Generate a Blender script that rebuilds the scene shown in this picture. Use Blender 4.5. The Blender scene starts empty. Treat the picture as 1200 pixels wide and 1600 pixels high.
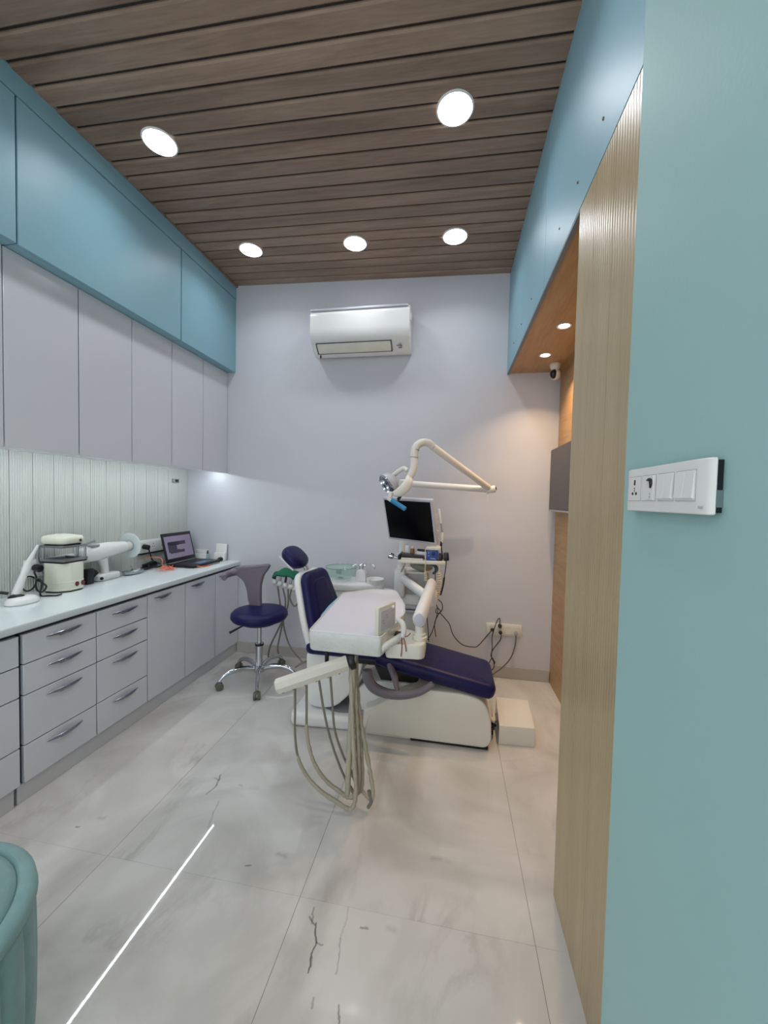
import bpy, bmesh, math, random
from mathutils import Vector, Matrix
import numpy as np

random.seed(7)
SC = bpy.context.scene
COL = SC.collection

# ---------------------------------------------------------------- camera
F = 600.0
YAW, PIT, ROL = 0.172956, 0.0351698, 0.022204
EYE = Vector((0, 0, 1.42))
_f = Vector((-math.sin(YAW) * math.cos(PIT), math.cos(YAW) * math.cos(PIT), -math.sin(PIT)))
_r = Vector((math.cos(YAW), math.sin(YAW), 0))
_d = _f.cross(_r)
RX = _r * math.cos(ROL) - _d * math.sin(ROL)
DN = _r * math.sin(ROL) + _d * math.cos(ROL)
cam = bpy.data.cameras.new('camera')
cam.sensor_fit = 'HORIZONTAL'
cam.sensor_width = 36
cam.lens = 36 * F / 1200
cam.clip_start = 0.02
co = bpy.data.objects.new('camera', cam)
COL.objects.link(co)
M = Matrix((RX, -DN, -_f)).transposed().to_4x4()
M.translation = EYE
co.matrix_world = M
SC.camera = co

# ---------------------------------------------------------------- world, exposure
w = bpy.data.worlds.new('world')
SC.world = w
w.use_nodes = True
w.node_tree.nodes['Background'].inputs[0].default_value = (0.92, 0.97, 1.0, 1)
w.node_tree.nodes['Background'].inputs[1].default_value = 1.9
SC.view_settings.view_transform = 'Standard'
SC.view_settings.look = 'None'
SC.view_settings.exposure = 0.0
SC.view_settings.gamma = 1.0
SC.view_settings.use_curve_mapping = False

LAMP_W = 2.2        # each ceiling downlight
SPOT_W = 4.0         # each niche spotlight
LED_STRENGTH = 64.0


# ---------------------------------------------------------------- helpers
def s2l(c):
    return tuple(((x / 12.92) if x <= 0.04045 else ((x + 0.055) / 1.055) ** 2.4) for x in c)


def rgb(r, g, b):
    return s2l((r / 255, g / 255, b / 255))


def mat(name, col, rough=0.5, metal=0.0, var=0.06, scale=6.0, bump=0.0, bscale=40.0, spec=0.5, trans=0.0,
        coat=0.0, emit=None, estr=0.0, stretch=(1, 1, 1), alpha=1.0, sheen=0.0, ior=1.45):
    m = bpy.data.materials.new(name)
    m.use_nodes = True
    nt = m.node_tree
    b = nt.nodes['Principled BSDF']
    b.inputs['Roughness'].default_value = rough
    b.inputs['Metallic'].default_value = metal
    b.inputs['Specular IOR Level'].default_value = spec
    b.inputs['Transmission Weight'].default_value = trans
    b.inputs['Coat Weight'].default_value = coat
    b.inputs['Coat Roughness'].default_value = 0.08
    b.inputs['Alpha'].default_value = alpha
    b.inputs['IOR'].default_value = ior
    b.inputs['Sheen Weight'].default_value = sheen
    tc = nt.nodes.new('ShaderNodeTexCoord')
    mp = nt.nodes.new('ShaderNodeMapping')
    mp.inputs['Scale'].default_value = stretch
    nt.links.new(tc.outputs['Object'], mp.inputs['Vector'])
    n = nt.nodes.new('ShaderNodeTexNoise')
    n.inputs['Scale'].default_value = scale
    n.inputs['Detail'].default_value = 4
    nt.links.new(mp.outputs[0], n.inputs['Vector'])
    r = nt.nodes.new('ShaderNodeValToRGB')
    r.color_ramp.elements[0].position = 0.3
    r.color_ramp.elements[1].position = 0.7
    r.color_ramp.elements[0].color = tuple(max(0, c * (1 - var)) for c in col) + (1,)
    r.color_ramp.elements[1].color = tuple(min(1, c * (1 + var)) for c in col) + (1,)
    nt.links.new(n.outputs['Fac'], r.inputs[0])
    nt.links.new(r.outputs[0], b.inputs['Base Color'])
    if emit:
        b.inputs['Emission Color'].default_value = emit + (1,)
        b.inputs['Emission Strength'].default_value = estr
    if bump:
        n2 = nt.nodes.new('ShaderNodeTexNoise')
        n2.inputs['Scale'].default_value = bscale
        n2.inputs['Detail'].default_value = 6
        nt.links.new(mp.outputs[0], n2.inputs['Vector'])
        bp = nt.nodes.new('ShaderNodeBump')
        bp.inputs['Strength'].default_value = bump
        bp.inputs['Distance'].default_value = 0.01
        nt.links.new(n2.outputs['Fac'], bp.inputs['Height'])
        nt.links.new(bp.outputs[0], b.inputs['Normal'])
    return m


def wood(name, c1, c2, c3, rough=0.45, along='x', scale=3.0, rnd=True, bump=0.08, mul=0.35, tone=0.0):
    """grain running along one axis; shifted per object so that no two planks repeat"""
    m = bpy.data.materials.new(name)
    m.use_nodes = True
    nt = m.node_tree
    b = nt.nodes['Principled BSDF']
    b.inputs['Roughness'].default_value = rough
    tc = nt.nodes.new('ShaderNodeTexCoord')
    mp = nt.nodes.new('ShaderNodeMapping')
    st = {'x': (0.09, 1, 1), 'y': (1, 0.09, 1), 'z': (1, 1, 0.06)}[along]
    mp.inputs['Scale'].default_value = tuple(s * scale for s in st)
    nt.links.new(tc.outputs['Object'], mp.inputs['Vector'])
    vec = mp.outputs[0]
    if rnd:
        oi = nt.nodes.new('ShaderNodeObjectInfo')
        mu = nt.nodes.new('ShaderNodeMath')
        mu.operation = 'MULTIPLY'
        mu.inputs[1].default_value = 80
        nt.links.new(oi.outputs['Random'], mu.inputs[0])
        ad = nt.nodes.new('ShaderNodeVectorMath')
        nt.links.new(mp.outputs[0], ad.inputs[0])
        nt.links.new(mu.outputs[0], ad.inputs[1])
        vec = ad.outputs[0]
    n = nt.nodes.new('ShaderNodeTexNoise')
    n.inputs['Scale'].default_value = 5
    n.inputs['Detail'].default_value = 8
    n.inputs['Roughness'].default_value = 0.65
    n.inputs['Distortion'].default_value = 0.8
    nt.links.new(vec, n.inputs['Vector'])
    r = nt.nodes.new('ShaderNodeValToRGB')
    e = r.color_ramp.elements
    e[0].position, e[0].color = 0.28, c1 + (1,)
    e[1].position, e[1].color = 0.75, c3 + (1,)
    k = e.new(0.5)
    k.color = c2 + (1,)
    nt.links.new(n.outputs['Fac'], r.inputs[0])
    n2 = nt.nodes.new('ShaderNodeTexNoise')
    n2.inputs['Scale'].default_value = 40
    n2.inputs['Detail'].default_value = 3
    nt.links.new(vec, n2.inputs['Vector'])
    mx = nt.nodes.new('ShaderNodeMix')
    mx.data_type = 'RGBA'
    mx.blend_type = 'MULTIPLY'
    mx.inputs['Factor'].default_value = mul
    nt.links.new(r.outputs[0], mx.inputs['A'])
    nt.links.new(n2.outputs['Color'], mx.inputs['B'])
    g = nt.nodes.new('ShaderNodeRGBToBW')
    nt.links.new(n2.outputs['Color'], g.inputs[0])
    nt.links.new(g.outputs[0], mx.inputs['B'])
    res = mx.outputs['Result']
    if tone and rnd:
        mr = nt.nodes.new('ShaderNodeMapRange')
        mr.inputs['To Min'].default_value = 1 - tone
        mr.inputs['To Max'].default_value = 1.0
        wn = nt.nodes.new('ShaderNodeTexWhiteNoise')
        wn.noise_dimensions = '1D'
        nt.links.new(mu.outputs[0], wn.inputs['W'])
        nt.links.new(wn.outputs['Value'], mr.inputs['Value'])
        vm = nt.nodes.new('ShaderNodeVectorMath')
        vm.operation = 'SCALE'
        nt.links.new(res, vm.inputs[0])
        nt.links.new(mr.outputs[0], vm.inputs['Scale'])
        res = vm.outputs[0]
    nt.links.new(res, b.inputs['Base Color'])
    bp = nt.nodes.new('ShaderNodeBump')
    bp.inputs['Strength'].default_value = bump
    bp.inputs['Distance'].default_value = 0.004
    nt.links.new(n2.outputs['Fac'], bp.inputs['Height'])
    nt.links.new(bp.outputs[0], b.inputs['Normal'])
    return m


def marble(name):
    m = bpy.data.materials.new(name)
    m.use_nodes = True
    nt = m.node_tree
    N, L = nt.nodes.new, nt.links.new
    b = nt.nodes['Principled BSDF']
    b.inputs['Roughness'].default_value = 0.025
    b.inputs['Specular IOR Level'].default_value = 0.5
    tc = N('ShaderNodeTexCoord')
    oi = N('ShaderNodeObjectInfo')
    mu = N('ShaderNodeMath'); mu.operation = 'MULTIPLY'; mu.inputs[1].default_value = 60
    L(oi.outputs['Random'], mu.inputs[0])
    ad = N('ShaderNodeVectorMath')
    L(tc.outputs['Object'], ad.inputs[0]); L(mu.outputs[0], ad.inputs[1])
    # soft clouds
    n1 = N('ShaderNodeTexNoise'); n1.inputs['Scale'].default_value = 1.7; n1.inputs['Detail'].default_value = 5
    n1.inputs['Distortion'].default_value = 1.2
    L(tc.outputs['Object'], n1.inputs['Vector'])
    r1 = N('ShaderNodeValToRGB'); e = r1.color_ramp.elements
    e[0].position, e[0].color = 0.36, rgb(186, 182, 177) + (1,)
    e[1].position, e[1].color = 0.58, rgb(209, 206, 202) + (1,)
    L(n1.outputs['Fac'], r1.inputs[0])
    # long faint veins: the zero crossing of a distorted noise
    mp = N('ShaderNodeMapping'); mp.inputs['Scale'].default_value = (1.5, 0.55, 1)
    mp.inputs['Rotation'].default_value = (0, 0, -0.35)
    L(tc.outputs['Object'], mp.inputs['Vector'])
    n2 = N('ShaderNodeTexNoise'); n2.inputs['Scale'].default_value = 1.6; n2.inputs['Detail'].default_value = 9
    n2.inputs['Roughness'].default_value = 0.62; n2.inputs['Distortion'].default_value = 0.5
    L(mp.outputs[0], n2.inputs['Vector'])
    sb = N('ShaderNodeMath'); sb.operation = 'SUBTRACT'; sb.inputs[1].default_value = 0.5
    L(n2.outputs['Fac'], sb.inputs[0])
    ab = N('ShaderNodeMath'); ab.operation = 'ABSOLUTE'; L(sb.outputs[0], ab.inputs[0])
    r2 = N('ShaderNodeValToRGB'); e = r2.color_ramp.elements
    e[0].position, e[0].color = 0.0, (1, 1, 1, 1)
    e[1].position, e[1].color = 0.035, (0, 0, 0, 1)
    L(ab.outputs[0], r2.inputs[0])
    n3 = N('ShaderNodeTexNoise'); n3.inputs['Scale'].default_value = 2.3
    L(ad.outputs[0], n3.inputs['Vector'])
    r3 = N('ShaderNodeValToRGB'); e = r3.color_ramp.elements
    e[0].position, e[0].color = 0.50, (0, 0, 0, 1)
    e[1].position, e[1].color = 0.72, (1, 1, 1, 1)
    L(n3.outputs['Fac'], r3.inputs[0])
    m1 = N('ShaderNodeMath'); m1.operation = 'MULTIPLY'
    L(r2.outputs[0], m1.inputs[0]); L(r3.outputs[0], m1.inputs[1])
    m1b = N('ShaderNodeMath'); m1b.operation = 'MULTIPLY'; m1b.inputs[1].default_value = 0.45
    L(m1.outputs[0], m1b.inputs[0])
    mx = N('ShaderNodeMix'); mx.data_type = 'RGBA'
    L(m1b.outputs[0], mx.inputs['Factor']); L(r1.outputs[0], mx.inputs['A'])
    mx.inputs['B'].default_value = rgb(138, 130, 124) + (1,)
    last = mx.outputs['Result']
    # the few dark cracks and smudges of the printed stone: short strokes in floor coordinates
    geo = N('ShaderNodeNewGeometry')
    nz = N('ShaderNodeTexNoise'); nz.inputs['Scale'].default_value = 28; nz.inputs['Detail'].default_value = 3
    L(geo.outputs['Position'], nz.inputs['Vector'])
    dv = N('ShaderNodeVectorMath'); dv.operation = 'MULTIPLY_ADD'
    L(nz.outputs['Color'], dv.inputs[0]); dv.inputs[1].default_value = (.024, .018, 0); dv.inputs[2].default_value = (-.012, -.009, 0)
    pw = N('ShaderNodeVectorMath'); L(geo.outputs['Position'], pw.inputs[0]); L(dv.outputs[0], pw.inputs[1])
    for (ax, ay), (bx, by), wid, dark in STROKES:
        ba = Vector((bx - ax, by - ay, 0))
        p1 = N('ShaderNodeVectorMath'); p1.operation = 'SUBTRACT'
        L(pw.outputs[0], p1.inputs[0]); p1.inputs[1].default_value = (ax, ay, 0)
        dt = N('ShaderNodeVectorMath'); dt.operation = 'DOT_PRODUCT'
        L(p1.outputs[0], dt.inputs[0]); dt.inputs[1].default_value = ba / max(1e-9, ba.length_squared)
        cl_ = N('ShaderNodeClamp'); L(dt.outputs['Value'], cl_.inputs['Value'])
        sc = N('ShaderNodeVectorMath'); sc.operation = 'SCALE'
        sc.inputs[0].default_value = ba; L(cl_.outputs[0], sc.inputs['Scale'])
        ds = N('ShaderNodeVectorMath'); ds.operation = 'DISTANCE'
        L(p1.outputs[0], ds.inputs[0]); L(sc.outputs[0], ds.inputs[1])
        mr = N('ShaderNodeMapRange'); mr.interpolation_type = 'SMOOTHSTEP'
        mr.inputs['From Min'].default_value = wid * .2 if wid < .01 else -wid * .6; mr.inputs['From Max'].default_value = wid
        mr.inputs['To Min'].default_value = dark; mr.inputs['To Max'].default_value = 0
        L(ds.outputs['Value'], mr.inputs['Value'])
        q = N('ShaderNodeMix'); q.data_type = 'RGBA'
        L(mr.outputs[0], q.inputs['Factor']); L(last, q.inputs['A'])
        q.inputs['B'].default_value = rgb(84, 76, 70) + (1,)
        last = q.outputs['Result']
    L(last, b.inputs['Base Color'])
    return m


def at(u, v, y):
    """the point at depth y (metres from the camera wall) seen at photo pixel u, v"""
    d = RX * (u - 600) + DN * (v - 800) + _f * F
    return EYE + d * (y / d.y)


def atz(u, v, z):
    d = RX * (u - 600) + DN * (v - 800) + _f * F
    return EYE + d * ((z - EYE.z) / d.z)


def atx(u, v, x):
    d = RX * (u - 600) + DN * (v - 800) + _f * F
    return EYE + d * (x / d.x)


def spline(pts, n=6):
    P = [Vector(p) for p in pts]
    if len(P) < 3:
        return P
    out = []
    Q = [2 * P[0] - P[1]] + P + [2 * P[-1] - P[-2]]
    for i in range(1, len(Q) - 2):
        a, b, c, d = Q[i - 1], Q[i], Q[i + 1], Q[i + 2]
        for k in range(n):
            t = k / n
            out.append(0.5 * ((2 * b) + (c - a) * t + (2 * a - 5 * b + 4 * c - d) * t * t + (3 * b - a - 3 * c + d) * t ** 3))
    out.append(P[-1])
    return out


def round_poly(pts, r, n=5):
    """round the corners of a 2D polygon"""
    out = []
    k = len(pts)
    for i in range(k):
        p = Vector(pts[i]); a = Vector(pts[i - 1]); b = Vector(pts[(i + 1) % k])
        rr = r[i] if isinstance(r, (list, tuple)) else r
        da, db = (a - p), (b - p)
        t = min(rr, da.length * 0.49, db.length * 0.49)
        if t < 1e-6:
            out.append(p); continue
        s, e = p + da.normalized() * t, p + db.normalized() * t
        for j in range(n + 1):
            q = j / n
            out.append((1 - q) ** 2 * s + 2 * q * (1 - q) * p + q * q * e)
    return [(v[0], v[1]) for v in out]


class MB:
    def __init__(self):
        self.v = []
        self.f = []

    def add(self, vs, fs):
        o = len(self.v)
        self.v += [tuple(v) for v in vs]
        self.f += [tuple(i + o for i in f) for f in fs]
        return self

    def _bm(self, bm):
        bm.verts.ensure_lookup_table()
        for i, v in enumerate(bm.verts):
            v.index = i
        r = self.add([v.co for v in bm.verts], [[x.index for x in f.verts] for f in bm.faces])
        bm.free()
        return r

    def box(self, c, s, bev=0.0, rot=None, seg=2):
        bm = bmesh.new()
        bmesh.ops.create_cube(bm, size=1)
        bmesh.ops.scale(bm, vec=s, verts=bm.verts)
        if bev:
            bmesh.ops.bevel(bm, geom=bm.edges[:], offset=min(bev, min(s) * 0.49), segments=seg, profile=0.5, affect='EDGES')
        if rot is not None:
            bmesh.ops.transform(bm, matrix=rot.to_4x4(), verts=bm.verts)
        bmesh.ops.translate(bm, vec=c, verts=bm.verts)
        return self._bm(bm)

    def span(self, a, b, bev=0.0, seg=2):
        return self.box([(a[i] + b[i]) / 2 for i in range(3)], [abs(b[i] - a[i]) for i in range(3)], bev, None, seg)

    def prism(self, pts, axis, a, b, bev=0.0, seg=2, mtx=None):
        bm = bmesh.new()

        def p3(p, t):
            return {'x': (t, p[0], p[1]), 'y': (p[0], t, p[1]), 'z': (p[0], p[1], t)}[axis]
        A = [bm.verts.new(p3(p, a)) for p in pts]
        B = [bm.verts.new(p3(p, b)) for p in pts]
        n = len(pts)
        bm.faces.new(A); bm.faces.new(B[::-1])
        for i in range(n):
            bm.faces.new((A[i], B[i], B[(i + 1) % n], A[(i + 1) % n]))
        bmesh.ops.recalc_face_normals(bm, faces=bm.faces)
        if bev:
            ed = [e for e in bm.edges if (e.verts[0] in A) == (e.verts[1] in A)]
            bmesh.ops.bevel(bm, geom=ed, offset=bev, segments=seg, profile=0.5, affect='EDGES')
        if mtx is not None:
            bmesh.ops.transform(bm, matrix=mtx, verts=bm.verts)
        return self._bm(bm)

    def tube(self, path, r, n=10, cap=True, sq=1.0, up=None, closed=False):
        P = [Vector(p) for p in path]
        k = len(P)
        R = list(r) if isinstance(r, (list, tuple)) else [r] * k
        if len(R) != k:
            R = [np.interp(i / (k - 1), np.linspace(0, 1, len(R)), R) for i in range(k)]
        T = []
        for i in range(k):
            t = P[(i + 1) % k] - P[i - 1] if closed else P[min(i + 1, k - 1)] - P[max(i - 1, 0)]
            T.append(t.normalized() if t.length > 1e-9 else Vector((0, 0, 1)))
        u = Vector(up) if up else (Vector((0, 0, 1)) if abs(T[0].z) < 0.9 else Vector((0, 1, 0)))
        vs, fs = [], []
        for i in range(k):
            u = (u - T[i] * u.dot(T[i])).normalized()
            w_ = T[i].cross(u)
            for j in range(n):
                a = 2 * math.pi * j / n
                vs.append(P[i] + u * (R[i] * math.cos(a)) + w_ * (R[i] * sq * math.sin(a)))
        m = k if closed else k - 1
        for i in range(m):
            for j in range(n):
                a, b = i * n + j, i * n + (j + 1) % n
                c, d = ((i + 1) % k) * n + (j + 1) % n, ((i + 1) % k) * n + j
                fs.append((a, b, c, d))
        if cap and not closed:
            fs.append(tuple(range(n))[::-1])
            fs.append(tuple((k - 1) * n + j for j in range(n)))
        return self.add(vs, fs)

    def rod(self, a, b, r, n=12, bev=0.0, sq=1.0, up=None):
        a, b = Vector(a), Vector(b)
        if bev:
            d = (b - a).normalized() * bev
            return self.tube([a, a + d * 0.3, a + d, b - d, b - d * 0.3, b], [r - bev, r - bev * 0.3, r, r, r - bev * 0.3, r - bev], n, True, sq, up)
        return self.tube([a, b], r, n, True, sq, up)

    def lathe(self, prof, c=(0, 0, 0), axis=(0, 0, 1), n=24, sx=1.0, sy=1.0, rotz=0.0, cap=True):
        q = Vector((0, 0, 1)).rotation_difference(Vector(axis)).to_matrix()
        if rotz:
            q = Matrix.Rotation(rotz, 3, 'Z') @ q
        c = Vector(c)
        vs, fs = [], []
        for r, z in prof:
            for j in range(n):
                a = 2 * math.pi * j / n
                vs.append(c + q @ Vector((r * math.cos(a) * sx, r * math.sin(a) * sy, z)))
        k = len(prof)
        for i in range(k - 1):
            for j in range(n):
                fs.append((i * n + j, i * n + (j + 1) % n, (i + 1) * n + (j + 1) % n, (i + 1) * n + j))
        if cap and prof[0][0] > 1e-6:
            fs.append(tuple(range(n))[::-1])
        if cap and prof[-1][0] > 1e-6:
            fs.append(tuple((k - 1) * n + j for j in range(n)))
        return self.add(vs, fs)

    def ball(self, c, r, n=16, m=10, rot=None):
        if not isinstance(r, (list, tuple)):
            r = (r, r, r)
        vs, fs = [], []
        q = rot if rot is not None else Matrix.Identity(3)
        for i in range(m + 1):
            t = math.pi * i / m
            for j in range(n):
                a = 2 * math.pi * j / n
                vs.append(Vector(c) + q @ Vector((r[0] * math.sin(t) * math.cos(a), r[1] * math.sin(t) * math.sin(a), r[2] * math.cos(t))))
        for i in range(m):
            for j in range(n):
                fs.append((i * n + j, (i + 1) * n + j, (i + 1) * n + (j + 1) % n, i * n + (j + 1) % n))
        return self.add(vs, fs)

    def pad(self, outline, T, r, o, u, v, w_, dome=0.0, steps=5):
        """upholstered pad: a 2D outline (in u, v) with thickness T along w, edges rolled with radius r"""
        o, u, v, w_ = Vector(o), Vector(u).normalized(), Vector(v).normalized(), Vector(w_).normalized()
        n = len(outline)
        P = [Vector(p) for p in outline]
        area = sum(P[i].x * P[(i + 1) % n].y - P[(i + 1) % n].x * P[i].y for i in range(n))
        sg = 1 if area > 0 else -1
        nor = []
        for i in range(n):
            t = (P[(i + 1) % n] - P[i - 1])
            t = t.normalized() if t.length > 1e-9 else Vector((1, 0))
            nor.append(Vector((-t.y, t.x)) * sg)
        c = sum(P, Vector((0, 0))) / n
        rings = []
        hT = T / 2
        r = min(r, hT)
        for i in range(steps + 1):
            a = math.pi / 2 * i / steps
            rings.append((r * (1 - math.cos(a)) if False else r * (1 - math.sin(math.pi / 2 - a)), hT - r + r * math.sin(a)))
        up = rings
        lo = [(d, -h) for d, h in rings]
        seq = lo[::-1] + up
        vs, fs = [], []
        for d, h in seq:
            for i in range(n):
                q = P[i] + nor[i] * d
                vs.append(o + u * q.x + v * q.y + w_ * h)
        k = len(seq)
        for i in range(k - 1):
            for j in range(n):
                fs.append((i * n + j, i * n + (j + 1) % n, (i + 1) * n + (j + 1) % n, (i + 1) * n + j))
        # domed caps
        for side, base, hh in ((1, (k - 1) * n, seq[-1][1]), (-1, 0, seq[0][1])):
            prev = list(range(base, base + n))
            dm = dome if side > 0 else 0
            for s in (0.72, 0.4):
                cur = []
                for i in range(n):
                    q0 = P[i] + nor[i] * seq[-1][0]
                    q = c + (q0 - c) * s
                    cur.append(len(vs))
                    vs.append(o + u * q.x + v * q.y + w_ * (hh + side * dm * (1 - s * s)))
                for j in range(n):
                    fs.append((prev[j], prev[(j + 1) % n], cur[(j + 1) % n], cur[j]))
                prev = cur
            ci = len(vs)
            vs.append(o + u * c.x + v * c.y + w_ * (hh + side * dm))
            for j in range(n):
                fs.append((prev[j], prev[(j + 1) % n], ci))
        return self.add(vs, fs)

    def mesh(self, name, m, ang=38):
        me = bpy.data.meshes.new(name)
        me.from_pydata(self.v, [], self.f)
        bm = bmesh.new(); bm.from_mesh(me)
        bmesh.ops.recalc_face_normals(bm, faces=bm.faces)
        bm.to_mesh(me); bm.free()
        me.polygons.foreach_set('use_smooth', [True] * len(me.polygons))
        me.set_sharp_from_angle(angle=math.radians(ang))
        if m:
            me.materials.append(m)
        me.update()
        return me

    def build(self, name, m, parent=None, world=True, ang=38):
        """link as ONE object; world=True: the shape is given in world coordinates"""
        if parent is not None and world:
            off = root_loc(parent)
            self.v = [(a - off[0], b - off[1], c - off[2]) for a, b, c in self.v]
        o = bpy.data.objects.new(name, self.mesh(name, m, ang))
        COL.objects.link(o)
        if parent is not None:
            o.parent = parent
        return o


def root_loc(o):
    t = Vector((0, 0, 0))
    while o is not None:
        t += o.location
        o = o.parent
    return t


def tag(o, label, cat=None, group=None, kind=None):
    if label: o['label'] = label
    if cat: o['category'] = cat
    if group: o['group'] = group
    if kind: o['kind'] = kind
    return o


def thing(name, label, cat, loc=(0, 0, 0), rz=0.0, group=None):
    o = bpy.data.objects.new(name, None)
    COL.objects.link(o)
    o.location = loc
    o.rotation_euler = (0, 0, rz)
    o.empty_display_size = 0.05
    return tag(o, label, cat, group)


def struct(name, mb, m, label=None):
    o = mb.build(name, m)
    o['kind'] = 'structure'
    if label: o['label'] = label
    return o


def dup(o, parent=None):
    c = o.copy()
    COL.objects.link(c)
    if parent is not None:
        c.parent = parent
    for ch in [x for x in o.children]:
        dup(ch, c)
    return c


def inst(name, me, parent, loc):
    o = bpy.data.objects.new(name, me)
    COL.objects.link(o)
    o.parent = parent
    o.location = loc
    return o


# ---------------------------------------------------------------- materials
STROKES = [((-.405, 1.178), (-.388, 1.128), .0050, .85), ((-.388, 1.128), (-.380, 1.050), .0048, .85), ((-.388, 1.128), (-.362, 1.124), .004, .5),
           ((-.430, 1.225), (-.420, 1.175), .004, .5), ((-.432, 1.192), (-.408, 1.172), .005, .6), ((-.312, 1.250), (-.312, 1.150), .004, .22), ((-.312, 1.15), (-.300, 1.060), .004, .35),
           ((-.268, .995), (-.255, .955), .004, .6), ((-.345, .995), (-.344, .975), .005, .4),
           ((-1.115, 1.735), (-1.090, 1.665), .0055, .6), ((-1.090, 1.665), (-1.105, 1.605), .005, .6), ((-1.130, 1.71), (-1.100, 1.70), .006, .4),
           ((-.640, 1.387), (-.605, 1.385), .018, .42), ((-.735, 1.318), (-.722, 1.322), .007, .6), ((-.036, 1.488), (-.005, 1.492), .020, .35), ((.02, 1.487), (.035, 1.487), .02, .16),
           ((-.255, 1.198), (-.232, 1.196), .006, .5), ((-.165, 1.210), (-.145, 1.212), .018, .25), ((-1.475, 1.394), (-1.45, 1.398), .016, .4), ((-1.527, 1.335), (-1.515, 1.337), .007, .5),
           ((-.92, 1.685), (-.89, 1.69), .02, .18), ((-.985, 1.69), (-.97, 1.688), .008, .25), ((-1.025, 1.58), (-.985, 1.44), .006, .25), ((-.33, 1.56), (-.31, 1.28), .016, .12)]
M_wall = mat('wall_paint', rgb(200, 201, 208), 0.6, var=0.02, scale=2, bump=0.03, bscale=150)
M_teal_wall = mat('teal_wall_paint', rgb(156, 193, 194), 0.55, var=0.03, scale=1.5, bump=0.04, bscale=120)
M_teal = mat('teal_laminate', rgb(136, 178, 193), 0.43, var=0.03, scale=2, bump=0.015, bscale=200)
M_cab = mat('white_laminate', rgb(214, 215, 222), 0.17, var=0.015, scale=2)
M_carc = mat('carcass_gap_shade', rgb(56, 56, 62), 0.6)  # carcass darkened to paint in the shade of the gaps between fronts
M_dark = mat('dark_gap', rgb(40, 42, 48), 0.6)
M_counter = mat('white_stone', rgb(216, 224, 224), 0.1, var=0.02, scale=3)
M_plinth = mat('plinth_grey', rgb(200, 200, 202), 0.3, var=0.04)
M_flute = mat('ivory_fluted_panel', rgb(194, 197, 191), 0.45, var=0.02, scale=14)
M_ceil = wood('dark_wood_plank', rgb(146, 118, 98), rgb(176, 147, 126), rgb(196, 168, 146), 0.42, 'x', 2.4, mul=.5, tone=.32)
M_ceilbase = mat('ceiling_base', rgb(44, 36, 32), 0.6, var=0.2)
M_oak = wood('pale_oak_fluted', rgb(176, 155, 120), rgb(184, 164, 129), rgb(192, 173, 138), 0.3, 'z', 4.0, mul=.18, bump=.03)
M_oak_warm = wood('warm_oak', rgb(176, 134, 88), rgb(196, 154, 104), rgb(208, 168, 120), 0.4, 'y', 4.0)
M_marble = marble('polished_marble_tile')
M_grout = mat('grout', rgb(138, 130, 120), 0.7)
M_skirt = mat('skirting_marble', rgb(180, 176, 170), 0.2, var=0.06, scale=3)
M_chrome = mat('chrome', rgb(205, 208, 214), 0.12, 1.0, var=0.02)
M_steel = mat('brushed_steel', rgb(165, 168, 172), 0.3, 1.0)
M_pull = mat('handle_steel', rgb(150, 152, 165), 0.25, 1.0)
M_white = mat('white_plastic', rgb(226, 226, 224), 0.3, var=0.015)
M_cream = mat('cream_plastic', rgb(218, 215, 204), 0.32, var=0.02)
M_ivory = mat('ivory_enamel', rgb(222, 222, 204), 0.25, var=0.02)
M_grey = mat('grey_plastic', rgb(150, 150, 156), 0.4)
M_black = mat('black_plastic', rgb(22, 22, 25), 0.35, var=0.1)
M_navy = mat('navy_leatherette', rgb(22, 20, 72), 0.40, var=0.05, scale=30, bump=0.06, bscale=260, spec=0.28)
M_purple = mat('mauve_grey_pu', rgb(116, 108, 118), 0.42, var=0.03)
M_screen = mat('black_glass', rgb(6, 6, 8), 0.3, spec=0.15)
M_lampw = mat('lamp_offwhite', rgb(224, 220, 211), 0.32, var=.02)
M_silver = mat('silver_plastic', rgb(188, 188, 198), 0.35)
M_glass = mat('clear_green_glass', rgb(170, 214, 200), 0.04, var=0.0, alpha=0.22)
M_blue = mat('blue_plastic', rgb(40, 130, 180), 0.35)
M_blue2 = mat('blue_metal_box', rgb(38, 72, 150), 0.4)
M_green = mat('green_cloth', rgb(24, 98, 72), 0.85, bump=0.3, bscale=50)
M_orange = mat('orange_cable', rgb(232, 118, 84), 0.45)
M_hose = mat('grey_hose', rgb(124, 119, 108), 0.45)
M_film = mat('hose_wrapped_film', rgb(172, 164, 146), 0.3, bump=0.6, bscale=60)
M_barw = mat('bar_wrapped', rgb(208, 203, 192), .3, bump=.3, bscale=30)
M_wrap = mat('tray_plastic_wrapped', rgb(214, 216, 213), 0.14, var=0.05, bump=0.7, bscale=26)
M_paper = mat('tray_paper', rgb(206, 206, 216), 0.7, var=0.01)
M_velvet = mat('teal_velvet', rgb(128, 162, 163), 0.85, var=0.08, scale=18, bump=0.12, bscale=120, sheen=0.15)
M_brass = mat('brown_cap', rgb(120, 100, 80), 0.35, 0.6)
M_caster = mat('caster_rubber', rgb(98, 98, 86), 0.5)
M_film_clear = mat('clear_film', rgb(235, 235, 235), 0.1, alpha=0.25)
M_brown = mat('brown_bottle', rgb(128, 92, 62), 0.3)
M_redlamp = mat('red_switch', rgb(130, 40, 34), 0.3)
M_coil = mat('cream_coil', rgb(214, 200, 168), 0.45)
M_lightblue = mat('light_blue_film', rgb(120, 186, 222), 0.3)

BACK = 3.17       # back wall
LEFT = -2.40      # fluted wall
XW = 0.34         # near teal wall face
XB = 0.40         # bulkhead and oak pier face
XN = 0.80         # niche wall
FRONT = -1.6      # how far the room is built behind the camera


def cz(x, y):
    return 3.262 - 0.0288 * (x + 1.92) + 0.015 * (y - BACK)


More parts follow.
